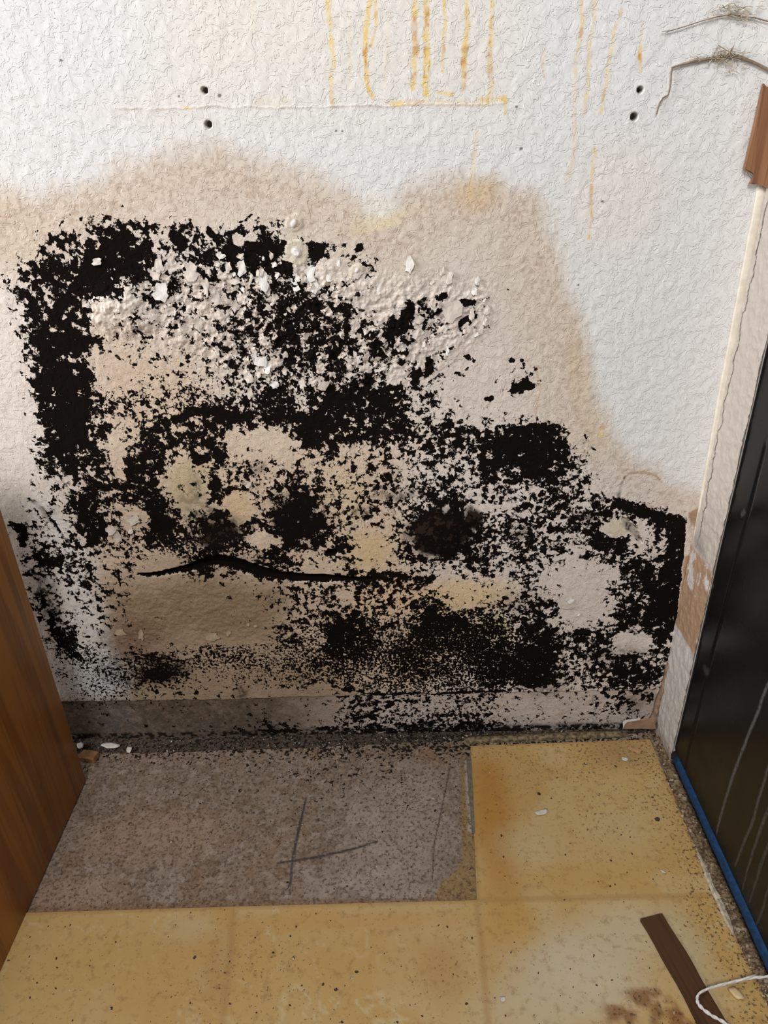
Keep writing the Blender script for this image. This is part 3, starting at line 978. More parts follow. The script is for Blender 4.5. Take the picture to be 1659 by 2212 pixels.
def tile(corners, curl=None, seed=0):
    """corners BL, BR, FR, FL on the floor; a sheet with rounded rim; printed joint along its border"""
    n = 100
    BL, BR, FR, FL = [np.array(c) for c in corners]
    u = np.linspace(0, 1, n); v = np.linspace(0, 1, n)
    Ug, Vg = np.meshgrid(u, v, indexing='ij')
    U, Vv = Ug.ravel(), Vg.ravel()
    P = (BL[None] * (1 - U)[:, None] + BR[None] * U[:, None]) * (1 - Vv)[:, None] + (FL[None] * (1 - U)[:, None] + FR[None] * U[:, None]) * Vv[:, None]
    A, B = P[:, 0], P[:, 1]
    C = Canvas(A, B, fxy, .004, 40, 5)
    T = np.empty((len(A), 3)); T[:] = (.46, .315, .125)
    lf = fbm(A * 8, B * 8, 40 + seed)
    mixc(T, (.49, .36, .165), sstep(lf, .4, .7) * .8)
    mixc(T, (.50, .40, .22), sstep(fbm(A * 17, B * 17, 140 + seed, 4), .5, .72) * .6)
    vw = perlin(A * 18, B * 18, 150 + seed) * .03
    vn = np.abs(pfbm((A + vw) * 14, (B - vw) * 14, 160 + seed, 3, .5))
    mixc(T, (.56, .50, .33), (1 - sstep(vn, .0, .022)) * .55 * sstep(fbm(A * 9, B * 9, 170 + seed), .42, .6))
    for px, py, rx, ry, col, k in [(1065, 1760, 50, 190, (.52, .25, .05), .75), (1250, 1900, 120, 40, (.60, .40, .13), .7), (1330, 1740, 160, 110, (.62, .47, .22), .5), (1350, 1620, 90, 40, (.40, .29, .13), .7),
                                   (1250, 2100, 160, 110, (.68, .62, .47), .95), (1150, 2180, 130, 80, (.66, .58, .40), .8), (1360, 2010, 110, 70, (.66, .59, .42), .8), (1110, 1990, 60, 60, (.62, .40, .12), .7),
                                   (760, 1990, 240, 22, (.64, .38, .14), .6), (860, 2080, 120, 60, (.62, .42, .17), .6), (400, 2010, 60, 30, (.62, .53, .33), .6), (250, 2080, 200, 80, (.60, .42, .16), .6), (80, 2150, 120, 60, (.62, .46, .20), .6),
                                   (1480, 2060, 60, 120, (.60, .52, .33), .8), (960, 2100, 60, 80, (.50, .28, .10), .45), (470, 2100, 40, 100, (.50, .31, .12), .4), (1150, 1820, 90, 50, (.64, .54, .32), .5), (1340, 1800, 70, 50, (.62, .51, .28), .5)]:
        mixc(T, tuple(q * .76 for q in col), C.blob(px, py, rx, ry) * k)
    # dry mark of the stick that lay here before
    mixc(T, (.52, .45, .29), C.poly([(1440, 1980), (1462, 1990), (1530, 2130), (1600, 2260), (1570, 2260), (1500, 2110)], .002) * .7)
    # rusty ring
    rs = C.blob(1410, 2190, 110, 60, 0, .35) * sstep(fbm(A * 60, B * 60, 9), .38, .6)
    mixc(T, (.20, .085, .03), rs * .8)
    # printed joint
    Lu, Lv = np.linalg.norm(BR - BL), np.linalg.norm(FL - BL)
    de = np.minimum.reduce([U * Lu, (1 - U) * Lu, Vv * Lv, (1 - Vv) * Lv])
    mixc(T, (.36, .225, .085), (1 - sstep(de, .0015, .0055)) * .6)
    dirt = -.25 * sstep(fbm(A * 20, B * 20, 6), .4, .65) + .05 + .55 * sstep(B, -.12, -.02) + .8 * sstep(A, .33, .40) + .35 * C.blob(1270, 1720, 200, 120) + .3 * C.blob(520, 2100, 160, 80) + .9 * rs + .5 * C.blob(1500, 1960, 60, 60) + .4 * C.blob(980, 2120, 100, 60)
    z = TH * (1 - .06 * (1 - sstep(de, 0, .003))) - .0030 + (fbm(A * 12, B * 12, 3) - .5) * .0008 * sstep(de, 0, .02)
    if curl is not None:
        z = z + curl(U, Vv)
    Vt = np.stack([A, B, z], 1)
    T *= np.array((1.14, 1.07, .98))
    # rim down to the floor
    i, j = np.meshgrid(np.arange(n - 1), np.arange(n - 1), indexing='ij')
    a = (i * n + j).ravel()
    q = np.stack([a, a + 1, a + n + 1, a + n], 1)
    loop = [k for k in range(n)] + [k * n + n - 1 for k in range(1, n)] + [(n - 1) * n + k for k in range(n - 2, -1, -1)] + [k * n for k in range(n - 2, 0, -1)]
    bot = Vt[loop].copy(); bot[:, 2] -= TH * .8
    rim = Vt[loop].copy()
    base = len(Vt)
    L = len(loop)
    side = [[base + L + k, base + k, base + (k + 1) % L, base + L + (k + 1) % L] for k in range(L)]
    me = bpy.data.meshes.new('floor_tile')
    me.from_pydata(np.vstack([Vt, bot, rim]).tolist(), [], [list(map(int, r)) for r in q] + side + [[base + k for k in range(L)]])
    bm = bmesh.new(); bm.from_mesh(me); bmesh.ops.recalc_face_normals(bm, faces=bm.faces); bm.to_mesh(me); bm.free()
    for p in me.polygons: p.use_smooth = len(p.vertices) == 4
    set_attr(me, 'tint', np.vstack([T, np.tile((.26, .18, .09), (2 * L, 1))]), True)
    set_attr(me, 'dirt', np.concatenate([np.minimum(dirt, .75), np.full(2 * L, .4)]))
    return link('floor_tile', me, M_TILE, floor)


def fp(px, py):
    return np.array(fxy(px, py))


sA, sB = fp(1030, 1944), fp(1054, 2212)
dA = (sB - sA) / np.linalg.norm(sB - sA)
m0, m1 = fp(507, 1958), fp(482, 2212)
dM = (m1 - m0) / np.linalg.norm(m1 - m0)
rA, rB = fp(1546, 1934), fp(1640, 2130)
dR = (rB - rA) / np.linalg.norm(rB - rA)
l0 = fp(60, 1971) + np.array([-.06, -.001])
tile([fp(1016, 1611), fp(1404, 1597), rA, sA], seed=1)
tile([sA, rA, rA + dR * .305, sA + dA * .305], seed=2)
tile([m0, sA, sA + dA * .305, m0 + dM * .305], seed=3)
tile([l0, m0, m0 + dM * .305, l0 + np.array([0, -.305])], seed=4)
# the next row towards the room
n0, n1, n2, n3 = l0 + np.array([0, -.305]), m0 + dM * .305, sA + dA * .305, rA + dR * .305
for i_, (a_, b_) in enumerate(((n0, n1), (n1, n2), (n2, n3))):
    tile([a_, b_, b_ + np.array([0, -.305]), a_ + np.array([0, -.305])], seed=5 + i_)

# upturned edge of the old sheet between tile and wall
bm = bmesh.new()
rows = []
r = random.Random(4)
for t in np.linspace(0, 1, 26):
    a = fp(1002 + (1352 - 1002) * t, 1600 + (1585 - 1600) * t)
    y = a[1] + r.uniform(-.0008, .0008)
    rows.append([bm.verts.new((a[0], y - .005, -.004)), bm.verts.new((a[0], y - .0055, .0015 + r.uniform(0, .001))), bm.verts.new((a[0], y, .0045 + r.uniform(0, .0012))), bm.verts.new((a[0], y + .007, .002 + r.uniform(0, .001))), bm.verts.new((a[0], y + .008, -.006))])
for a, b in zip(rows[:-1], rows[1:]):
    for i in range(4): bm.faces.new([a[i], a[i + 1], b[i + 1], b[i]])
bm.faces.new(rows[0]); bm.faces.new(rows[-1][::-1])
from_bm('sheet_edge', bm, plain('old_vinyl_edge', (.15, .115, .06), .6, .75, 170, .4, .4), floor, True)
# raised edge strip along the left border of the right-hand tile
bm = bmesh.new()
a, b = fp(1013, 1640), fp(1022, 1800)
n_ = np.array([.004, 0])
bm_prism(bm, [(*(a - n_), -.004), (*(a + n_), -.004), (*(b + n_ * .7), -.004), (*(b - n_ * .4), -.004)], (0, 0, 1), .0042)
from_bm('backing_strip', bm, plain('tile_backing', (.17, .145, .11), .7, .25, 150, .3, .4), floor)

bm = bmesh.new()
rows = []
for t in np.linspace(0, 1, 22):
    q = fp(1503 + (1585 - 1503) * t, 1832 + (2020 - 1832) * t)
    w_ = .0035 * math.sin(math.pi * min(max(t, .04), .96)) + .0012 + r.uniform(-.0007, .0007)
    rows.append([bm.verts.new((q[0] - w_, q[1], .0002)), bm.verts.new((q[0] - w_ * .4, q[1], .0018 + r.uniform(0, .0008))), bm.verts.new((q[0] + w_, q[1], .0010)), bm.verts.new((q[0] + w_, q[1], -.002))])
for a, b in zip(rows[:-1], rows[1:]):
    for i in range(3): bm.faces.new([a[i], a[i + 1], b[i + 1], b[i]])
from_bm('vinyl_lip', bm, plain('broken_vinyl_lip', (.50, .44, .34), .6, .3, 150), floor)

# ------------------------------------------------------------------ wooden cabinet at the left
def mat_wood(name, c0, c1, c2, axis='z', scale=1.0, rough=.42):
    m = NT(name)
    sc = {'z': (14, 14, 1.1), 'y': (14, 1.1, 14), 'x': (1.1, 14, 14)}[axis]
    v = m.mapping(tuple(s * scale for s in sc))
    warp = m.noise(1.0, 3, .5, .6, v)
    w = m.t.nodes.new('ShaderNodeTexWave')
    w.wave_type = 'BANDS'; w.bands_direction = 'DIAGONAL'
    w.inputs['Scale'].default_value = .55
    w.inputs['Distortion'].default_value = 9
    w.inputs['Detail'].default_value = 3
    w.inputs['Detail Scale'].default_value = .9
    m.t.links.new(v, w.inputs['Vector'])
    v2 = m.mapping(tuple(s * scale * (9 if s > 2 else 2.2) for s in sc))
    fine = m.noise(1.0, 3, .6, 0, v2)
    c = m.mix(m.ramp(w.outputs['Fac'], .25, .75, 0, 1.0), c0, c1)
    c = m.mix(m.ramp(warp, .45, .7, 0, .6), c, c2)
    c = m.mix(m.ramp(fine, .50, .66, 0, .5), c, tuple(x * .4 for x in c0))
    return m.out(c, rough, m.bump(fine, .25, .0006), .35)


M_OAK = mat_wood('orange_oak_veneer', (.36, .145, .022), (.26, .095, .013), (.42, .18, .034), 'z', 1.8)
cab = empty('cabinet', (XL - .15, -.40, 0))
YF = -.70
HC = .54
bm = bmesh.new()
bm_box(bm, (XL - .018, YF, 0), (XL, YL, HC), .0018, 2)
from_bm('side_panel', bm, M_OAK, cab, True)
bm = bmesh.new()
bm_box(bm, (XL - .30, YF, 0), (XL - .282, YL, HC), .0018, 2)
from_bm('side_panel', bm, M_OAK, cab, True)
bm = bmesh.new(); bm_box(bm, (XL - .282, YL - .014, .0), (XL - .018, YL - .002, HC)); from_bm('back_panel', bm, plain('cabinet_back_board', (.32, .2, .1), .7), cab)
bm = bmesh.new(); bm_box(bm, (XL - .282, YF, .10), (XL - .018, YL - .015, .118)); from_bm('bottom_panel', bm, M_OAK, cab)
bm = bmesh.new(); bm_box(bm, (XL - .282, YF, HC - .018), (XL - .018, YL - .015, HC)); from_bm('top_panel', bm, M_OAK, cab)
bm = bmesh.new(); bm_box(bm, (XL - .298, YF - .020, .12), (XL - .004, YF - .001, HC - .02), .003, 2)
dr = from_bm('door', bm, M_OAK, cab, True)
bm = bmesh.new(); bm_box(bm, (XL - .06, YF - .045, .38), (XL - .045, YF - .0195, .49), .004, 2)
from_bm('handle', bm, plain('handle_metal', (.4, .38, .35), .35), dr, True)
tag(cab, 'orange-brown oak cabinet side standing at the left of the mouldy wall', 'cabinet')

# ------------------------------------------------------------------ black appliance at the right
def build_appliance():
    app = empty('kitchen_appliance', (XR + .30, -.38, 0))
    x0 = XR + .0008
    zb = .022       # underside of the panel
    def yback(z): return -.0300 - .036 * z
    # side panel: grid with rounded back edge and rounded lower back corner, drips as stain
    us = np.concatenate([np.linspace(0, .03, 14)[:-1], np.linspace(.03, .40, 220)[:-1], np.linspace(.40, .64, 30)])
    zs = np.concatenate([np.linspace(zb, .5, 200)[:-1], np.linspace(.5, .90, 60)])
    Ug, Zg = np.meshgrid(us, zs, indexing='ij')
    U, Z = Ug.ravel(), Zg.ravel()
    Y = yback(Z) - U
    X = x0 + .004 * (1 - np.sqrt(np.clip(1 - (1 - np.clip(U / .008, 0, 1)) ** 2, 0, 1)))
    X = X + .004 * (1 - np.sqrt(np.clip(1 - (1 - np.clip((Z - zb) / .008, 0, 1)) ** 2, 0, 1)))
    X = X + .0012 * np.exp(-((U - .014) / .0016) ** 2)                                # folded flange line
    yk = sxz(1637, 1004)[0]
    X = X + .0016 * np.exp(-((Y - (yk + .02 * np.sin(Z * 9) * .12)) / .0022) ** 2) * (Z < .55)      # pressed crease
    X = X + .0016 * fbm(Y * 5, Z * 5, 3)
    C = Canvas(Y, Z, sxz, .0012, 60, 4)
    dr_ = np.zeros_like(U)
    for pts, w, k in [([(1672, 1440), (1655, 1480), (1640, 1520), (1628, 1555), (1608, 1600), (1590, 1650), (1572, 1700), (1552, 1770), (1545, 1800)], [5, 5, 6, 5, 5, 5, 5, 4, 2], .8),
                      ([(1690, 1600), (1659, 1650), (1640, 1710), (1625, 1770), (1600, 1830), (1585, 1870)], [5, 5, 5, 5, 4, 2], .55),
                      ([(1690, 1680), (1660, 1740), (1640, 1790), (1620, 1850), (1600, 1920)], [4, 5, 5, 4, 2], .5), ([(1700, 1740), (1665, 1800), (1640, 1870), (1615, 1950)], [4, 4, 5, 2], .45),
                      ([(1700, 1820), (1670, 1880), (1645, 1960), (1630, 2000)], [4, 4, 4, 2], .4), ([(1530, 1285), (1530, 1270), (1540, 1265)], [4, 5, 3], .3), ([(1605, 1105), (1600, 1112)], [8, 6], .35),
                      ([(1487, 1430), (1484, 1455), (1475, 1500), (1468, 1530)], 2.0, .25), ([(1520, 1445), (1523, 1450)], 8, .25)]:
        dr_ = np.maximum(dr_, C.stroke(pts, [q * .75 for q in w] if isinstance(w, list) else w, .5) * k)
    me = grid_mesh('side_panel', np.stack([X, Y, Z], 1), len(us), len(zs), flip=True)
    set_attr(me, 'drip', dr_)
    m = NT('black_enamel')
    sm = m.noise(9, 4, .6)
    c = m.mix(m.math('MULTIPLY', m.attr('drip'), m.ramp(m.noise(220, 4), .3, .55, .3, 1)), (.004, .004, .0042), (.13, .125, .12))
    c = m.mix(m.ramp(m.noise(700, 2), .66, .72, 0, .10), c, (.2, .19, .18))
    rg = m.mixf(m.attr('drip'), m.ramp(sm, .3, .7, .20, .34), .6)
    enamel = m.out(c, rg, None, .2)
    link('side_panel', me, enamel, app)
    # body behind the skin
    bm = bmesh.new()
    prof = [(yback(.03) - .022, .022), (yback(.06) - .004, .06), (yback(.89) - .004, .89), (-.668, .89), (-.668, .022)]
    bm_prism(bm, [(x0 + .009, y, z) for y, z in prof], (1, 0, 0), .585)
    from_bm('body', bm, plain('black_steel_body', (.012, .012, .013), .45, .2), app)
    bm = bmesh.new(); bm_box(bm, (x0 + .003, -.70, .10), (x0 + .597, -.669, .895), .006, 3)
    d = from_bm('door', bm, plain('black_door_glass', (.01, .01, .011), .15, .1), app, True)
    bm = bmesh.new(); bm_tube(bm, [(x0 + .05, -.745, .78), (x0 + .55, -.745, .78)], .011, 12)
    for hx in (.08, .52): bm_tube(bm, [(x0 + hx, -.745, .78), (x0 + hx, -.699, .78)], .007, 8)
    from_bm('handle', bm, plain('dark_handle', (.05, .05, .05), .3), d, True)
    bm = bmesh.new(); bm_box(bm, (x0, -.69, .895), (x0 + .60, yback(.9), .915), .004, 2)
    from_bm('top', bm, plain('black_top', (.012, .012, .012), .2), app, True)
    # rounded rail at the foot: black at the back, blue film further forward
    def rail(name, pyA, pyB, mat, rr, seed):
        bm = bmesh.new()
        r_ = random.Random(seed)
        if name == 'foot_rail':
            pts = catmull([(x0 + .0135, -.0445, .040), (x0 + .0125, -.0445, .028), (x0 + .0115, -.0455, .019), (x0 + .0105, -.050, .0135), (x0 + .0100, -.060, rr + .0005), (x0 + .0100, pyB, rr + .0005)], 8)
        else:
            pts = [(x0 + .0115, pyA + (pyB - pyA) * t, rr + .0005) for t in np.linspace(0, 1, 40)]
        rad = [rr * (1 + r_.uniform(-.02, .02)) * 1 for i in range(len(pts))]
        pts = [tuple(q) for q in pts]
        bm_tube(bm, pts, rad, 14)
        return from_bm(name, bm, mat, app, True)
    yb = fxy(1462, 1660)[1]
    rail('foot_rail', -.034, yb, plain('black_rubber_rail', (.010, .010, .011), .35, .3, 200), .0125, 2)
    rl = rail('film_strip', yb + .004, -.66, plain('blue_protective_film', (.003, .042, .125), .55, .35, 160, .4, .4), .0145, 5)
    rl['label'] = 'blue protective film along the foot'
    for fx, fy in ((.04, -.10), (.04, -.62), (.56, -.10), (.56, -.62)):
        bm = bmesh.new(); bm_tube(bm, [(x0 + fx, fy, 0), (x0 + fx, fy, .006), (x0 + fx, fy, .007), (x0 + fx, fy, .024)], [.016, .016, .008, .008], 12)
        from_bm('foot', bm, plain('levelling_foot', (.03, .03, .03), .5), app, True)
    return tag(app, 'glossy black appliance with grey drip marks and blue film along its foot', 'appliance')


appliance = build_appliance()

# ------------------------------------------------------------------ broken piece of brown wood on the corner
M_SCRAP = mat_wood('brown_trim_wood', (.27, .13, .062), (.20, .088, .040), (.36, .19, .10), 'z', 3.6, .45)
out = [(1643, 181), (1651, 191), (1665, 188), (1700, 190), (1700, 402), (1672, 406), (1655, 404), (1640, 400), (1628, 397), (1613, 396), (1620, 388), (1624, 379), (1625, 374), (1612, 371), (1602, 366), (1610, 330), (1624, 270), (1636, 215)]
bm = bmesh.new()
pts = [on_wall(*p) for p in out]
pts = [(min(p[0], XR - .0025), -.0028, p[2]) for p in pts]
bm_prism(bm, pts, (0, -1, 0), .006)
bmesh.ops.bevel(bm, geom=[e for e in bm.edges if abs(e.verts[0].co.y + .0088) < 1e-4 and abs(e.verts[1].co.y + .0088) < 1e-4], offset=.0012, segments=2, affect='EDGES')
sw = from_bm('wood_trim_piece', bm, M_SCRAP)
tag(sw, 'broken piece of brown wood trim fixed at the top of the right corner', 'wood piece')

# ------------------------------------------------------------------ dusty cobwebs
M_WEB = plain('dusty_web', (.26, .20, .145), .9, .35, 120)
M_WEB2 = plain('pale_dusty_web', (.50, .43, .31), .9, .3, 120)


def web(name, label, main, tufts, mat, mat2, y=-.0030):
    root = empty(name, on_wall(*main[0][0][0], y))
    bm = bmesh.new()
    for pts, rads in main:
        P = [on_wall(px, py, y) for px, py in pts]
        sc = local_scale(wxz, *pts[0])
        bm_tube(bm, [tuple(q) for q in P], [r_ * sc * .72 for r_ in rads], 6)
    from_bm('strand', bm, mat, root, True)
    r_ = random.Random(len(tufts))
    bm = bmesh.new()
    for (cx, cy, sx, sy, n) in tufts:
        for i in range(n):
            a = r_.uniform(0, 6.28); l = r_.uniform(.5, 1)
            p0 = (cx + sx * r_.gauss(0, .55), cy + sy * r_.gauss(0, .6))
            p1 = (p0[0] + sx * r_.uniform(-.9, .9), p0[1] + sy * r_.uniform(-.6, .6))
            pm = ((p0[0] + p1[0]) / 2 + r_.uniform(-6, 6), (p0[1] + p1[1]) / 2 + r_.uniform(-6, 6))
            P = catmull([on_wall(*q, y - r_.uniform(0, .003)) for q in (p0, pm, p1)], 4)
            bm_tube(bm, [tuple(q) for q in P], .00022 + .0002 * r_.random(), 4, False)
    from_bm('tuft', bm, mat2, root, True)
    return tag(root, label, 'cobweb', 'dusty cobwebs on the wall')


web('cobweb', 'brown bent cobweb strand hanging above the wood trim piece',
    [([(1418, 247), (1424, 224), (1432, 212), (1444, 204), (1449, 180), (1450, 160), (1452, 146), (1475, 138), (1510, 130), (1545, 125), (1575, 119), (1600, 124), (1630, 136), (1658, 150), (1672, 158)],
      [1.6, 2.4, 2.2, 2.2, 2.6, 2.6, 3.0, 3.6, 4.2, 4.2, 5.4, 4.6, 4.2, 4.4, 4.0]),
     ([(1572, 118), (1580, 108), (1586, 98)], [3, 2, 1]), ([(1540, 122), (1552, 98), (1575, 112)], [1, 1.2, 1.4])],
    [(1565, 120, 32, 14, 34), (1578, 140, 26, 16, 22), (1520, 128, 30, 6, 12)], M_WEB, M_WEB2)
web('cobweb', 'thin pale cobweb strand near the upper right edge of the wall',
    [([(1430, 68), (1450, 66), (1480, 57), (1520, 44), (1550, 36), (1582, 31), (1600, 36), (1630, 38), (1672, 50)], [1.0, 1.4, 1.5, 1.7, 1.8, 1.8, 2, 1.8, 1.8]), ([(1436, 72), (1448, 66)], [.8, 1.1])],
    [(1590, 25, 38, 14, 38), (1605, 38, 24, 8, 14)], M_WEB, M_WEB2)

# ------------------------------------------------------------------ things lying on the floor
# dark stick
M_STICK = mat_wood('dark_weathered_lath', (.085, .036, .014), (.055, .022, .009), (.12, .055, .022), 'x', 1.4, .6)
a0, a1 = fp(1381, 1991), fp(1429, 1977)
b0, b1 = fp(1503, 2212), fp(1570, 2212)
c_top, c_bot = (a0 + a1) / 2, (b0 + b1) / 2
dv = (c_bot - c_top) / np.linalg.norm(c_bot - c_top)
wv = np.array([-dv[1], dv[0]])
wid = np.linalg.norm(a1 - a0) * .97
Lk = .235
ang = math.atan2(dv[1], dv[0])
bm = bmesh.new()
bm_box(bm, (0, -wid / 2, 0), (Lk, wid / 2, .0055), .0008, 1)
bmesh.ops.subdivide_edges(bm, edges=[e for e in bm.edges if abs((e.verts[0].co - e.verts[1].co).x) > .1], cuts=14)
for v in bm.verts:
    v.co.y += .0011 * math.sin(v.co.x * 31) + .0006 * math.sin(v.co.x * 90 + (3 if v.co.y > 0 else 0))
stick = from_bm('wooden_stick', bm, M_STICK)
stick.location = (c_top[0], c_top[1], .0006)
stick.rotation_euler = (0, 0, ang)
tag(stick, 'dark brown flat wooden stick lying on the pale vinyl tile', 'stick')

# white cord: two twisted strands over the stick
path = [(1690, 2104, .010), (1655, 2110, .009), (1620, 2113, .0085), (1575, 2123, .009), (1535, 2134, .010), (1512, 2145, .010), (1506, 2158, .0095), (1512, 2173, .009), (1535, 2192, .0085), (1560, 2206, .0085), (1590, 2226, .0085), (1620, 2250, .0085)]
P = catmull([on_floor(px, py, z) for px, py, z in path], 9)
cord = empty('cord', tuple(P[0]))
for s in (0, math.pi):
    bm = bmesh.new()
    pts = []
    for i, q in enumerate(P):
        a = i * .55 + s
        pts.append((q[0] + .0009 * math.cos(a), q[1] + .0009 * math.cos(a) * .5, q[2] + .0009 * math.sin(a)))
    bm_tube(bm, pts, .00125, 7)
    from_bm('strand', bm, plain('white_cord', (.74, .72, .68), .7, .12, 300), cord, True)
bm = bmesh.new()
e_ = on_floor(1632, 2106, .010)
bm_tube(bm, [tuple(on_floor(1590, 2120, .0095)), tuple(on_floor(1615, 2112, .0105)), tuple(e_)], [.0010, .0013, .0012], 7)
from_bm('loose_end', bm, bpy.data.materials['white_cord'], cord, True)
tag(cord, 'white twisted cord looping over the dark stick at the lower right', 'cord')


def chip(name, px, py, w, h, th, rot, mat, label, cat, group=None, seed=0, curl=.0, z=0.0005):
    r_ = random.Random(seed + 100)
    p = on_floor(px, py)
    sc = local_scale(fxy, px, py)
    W, H2 = w * sc / 2, h * sc / 2 * 1.25
    n = 11
    bm = bmesh.new()
    lo, hi, md = [], [], []
    for i in range(n):
        a = 2 * math.pi * i / n + r_.uniform(-.12, .12)
        q = r_.uniform(.78, 1.1)
        u, v = q * math.cos(a), q * math.sin(a)
        x, y = u * W, v * H2
        zc = curl * u * u + curl * .5 * v * v
        lo.append(bm.verts.new((x * .94, y * .94, zc)))
        hi.append(bm.verts.new((x, y, zc + th)))
        md.append(bm.verts.new((x * .5, y * .5, zc * .25 + th * 1.12)))
    c0 = bm.verts.new((0, 0, th * 1.15))
    for i in range(n):
        j = (i + 1) % n
        bm.faces.new([lo[i], lo[j], hi[j], hi[i]]); bm.faces.new([hi[i], hi[j], md[j], md[i]]); bm.faces.new([md[i], md[j], c0])
    bm.faces.new(lo[::-1])
    o = from_bm(name, bm, mat, None, True)
    o.location = (p[0], p[1], z)
    o.rotation_euler = (0, 0, rot)
    return tag(o, label, cat, group)


M_CHIPW = mat_flake('fallen_paint', (.70, .67, .61))
M_CHIPT = plain('tan_wood', (.40, .235, .12), .6, .25, 90, .4, .4)
M_CHIPO = plain('orange_wood', (.24, .12, .045), .6, .25, 90, .4, .4)
G = 'paint chips fallen on the floor'
chip('paint_chip', 1170, 1757, 34, 11, .0016, .25, M_CHIPW, 'curled white paint chip in the middle of the back yellow tile', 'paint chip', G, 1, .002)
chip('paint_chip', 238, 1607, 44, 13, .0016, -.12, M_CHIPW, 'long white paint chip in the gap beside the cabinet', 'paint chip', G, 2, .001, -.005)
chip('paint_chip', 278, 1617, 13, 17, .0016, .2, M_CHIPW, 'small oval white paint chip right of the long one by the cabinet', 'paint chip', G, 3, .001, -.004)
chip('paint_chip', 173, 1608, 14, 17, .0016, .5, M_CHIPW, 'white paint chip half hidden behind the cabinet foot', 'paint chip', G, 4, .001, -.004)
chip('paint_chip', 1349, 1641, 16, 9, .0012, -.4, M_CHIPW, 'tiny pale paint chip near the right wall corner', 'paint chip', G, 5, .001)
chip('paint_chip', 1086, 2161, 12, 9, .0018, .4, M_CHIPW, 'small white crumb of paint on the front right tile near the joint', 'paint chip', G, 6, .001)
chip('paint_chip', 1432, 1884, 14, 4, .0010, -.7, M_CHIPW, 'thin white sliver on the yellow tile near the cross joint at right', 'paint chip', G, 7, .0005)
chip('seed_husk', 1590, 2149, 34, 17, .0035, -.8, plain('pale_husk', (.66, .50, .27), .5, .15, 80), 'pale yellow husk lying beside the white cord', 'husk', None, 8)


def splinter(px0, py0, px1, py1, w, th, mat, label, z=.0006, seed=0, name='wood_chip'):
    r_ = random.Random(seed)
    a, b = fp(px0, py0), fp(px1, py1)
    L = float(np.linalg.norm(b - a)); wd = w * local_scale(fxy, px0, py0)
    bm = bmesh.new()
    bm_box(bm, (0, -wd / 2, 0), (L, wd / 2, th), min(th, wd) * .12, 1)
    bmesh.ops.subdivide_edges(bm, edges=[e for e in bm.edges if abs((e.verts[0].co - e.verts[1].co).x) > L * .5], cuts=4)
    for v in bm.verts:
        v.co.y += r_.uniform(-.05, .05) * wd; v.co.x += r_.uniform(-.03, .03) * L
        if v.co.z > th * .5: v.co.z += r_.uniform(-.12, .12) * th
    o = from_bm(name, bm, mat)
    o.location = (a[0], a[1], z); o.rotation_euler = (0, 0, math.atan2(b[1] - a[1], b[0] - a[0]))
    return tag(o, label, 'wood chip', 'chips of wood on the floor')


splinter(176, 1634, 210, 1640, 22, .010, M_CHIPO, 'orange-brown block of wood beside the foot of the cabinet', -.0015, 1)
splinter(1356, 1617, 1383, 1628, 9, .005, M_CHIPT, 'light tan wood splinter on the yellow tile near the right corner', .001, 2)
# torn piece of brown paper board standing against the wall at the corner
bm = bmesh.new()
pp = [on_wall(px, py, -.010) for px, py in [(1347, 1572), (1346, 1560), (1352, 1556), (1383, 1553), (1412, 1551), (1416, 1572)]]
bm_prism(bm, [tuple(p) for p in pp], (0, -1, 0), .0022)
o = from_bm('board_scrap', bm, plain('brown_board_paper', (.32, .21, .13), .8, .25, 60, .2, .3))
tag(o, 'torn scrap of brown board leaning at the foot of the right corner', 'board scrap')
bm = bmesh.new()
pp = [on_wall(px, py, -.0128) for px, py in [(1346, 1573), (1345, 1560), (1351, 1555), (1383, 1552), (1382, 1555), (1355, 1559), (1350, 1564)]]
bm_prism(bm, [tuple(p) for p in pp], (0, -1, 0), .0006)
from_bm('paint_edge', bm, M_FLAKE[0], o)

# ------------------------------------------------------------------ grit and crumbs (uncountable)
def grit(name, label, spots, mat, seed, cat='debris'):
    """spots: list of (x,y,z,size); low lumps joined into one object"""
    r_ = random.Random(seed)
    V, Fc = [], []
    base = [(1, 0, 0), (-.5, .87, 0), (-.5, -.87, 0), (.2, .3, 1)]
    for x, y, z, s in spots:
        a = r_.uniform(0, 6.28); c, n = math.cos(a), math.sin(a)
        k = len(V)
        f = r_.uniform(.45, 1.0)
        for i, (bx, by, bz) in enumerate([(1, 0, 0), (.3, .8, 0), (-.8, .5, 0), (-.7, -.6, 0), (.4, -.8, 0), (.45, .1, .8), (-.35, .25, .9), (-.1, -.4, .75)]):
            j = r_.uniform(.75, 1.2)
            V.append((x + s * j * (bx * c - by * n * f), y + s * j * (bx * n + by * c * f), z + s * bz * j * .75))
        Fc += [(k, k + 1, k + 5), (k + 1, k + 6, k + 5), (k + 1, k + 2, k + 6), (k + 2, k + 3, k + 6), (k + 3, k + 7, k + 6), (k + 3, k + 4, k + 7), (k + 4, k + 5, k + 7), (k + 4, k, k + 5), (k + 5, k + 6, k + 7)]
    me = bpy.data.meshes.new(name)
    me.from_pydata(V, [], Fc)
    o = link(name, me, mat)
    return tag(o, label, cat, kind='stuff')


def mat_grit(name, cols, rough=.6, spec=.5):
    m = NT(name)
    v = m.voro(260, out='Color')
    sep = m.t.nodes.new('ShaderNodeSeparateColor'); m.t.links.new(v, sep.inputs[0])
    c = m.mix(m.ramp(sep.outputs[0], .45, .55), cols[0], cols[1])
    c = m.mix(m.ramp(sep.outputs[1], .80, .84), c, cols[2])
    return m.out(c, rough, None, spec)


rg = random.Random(77)
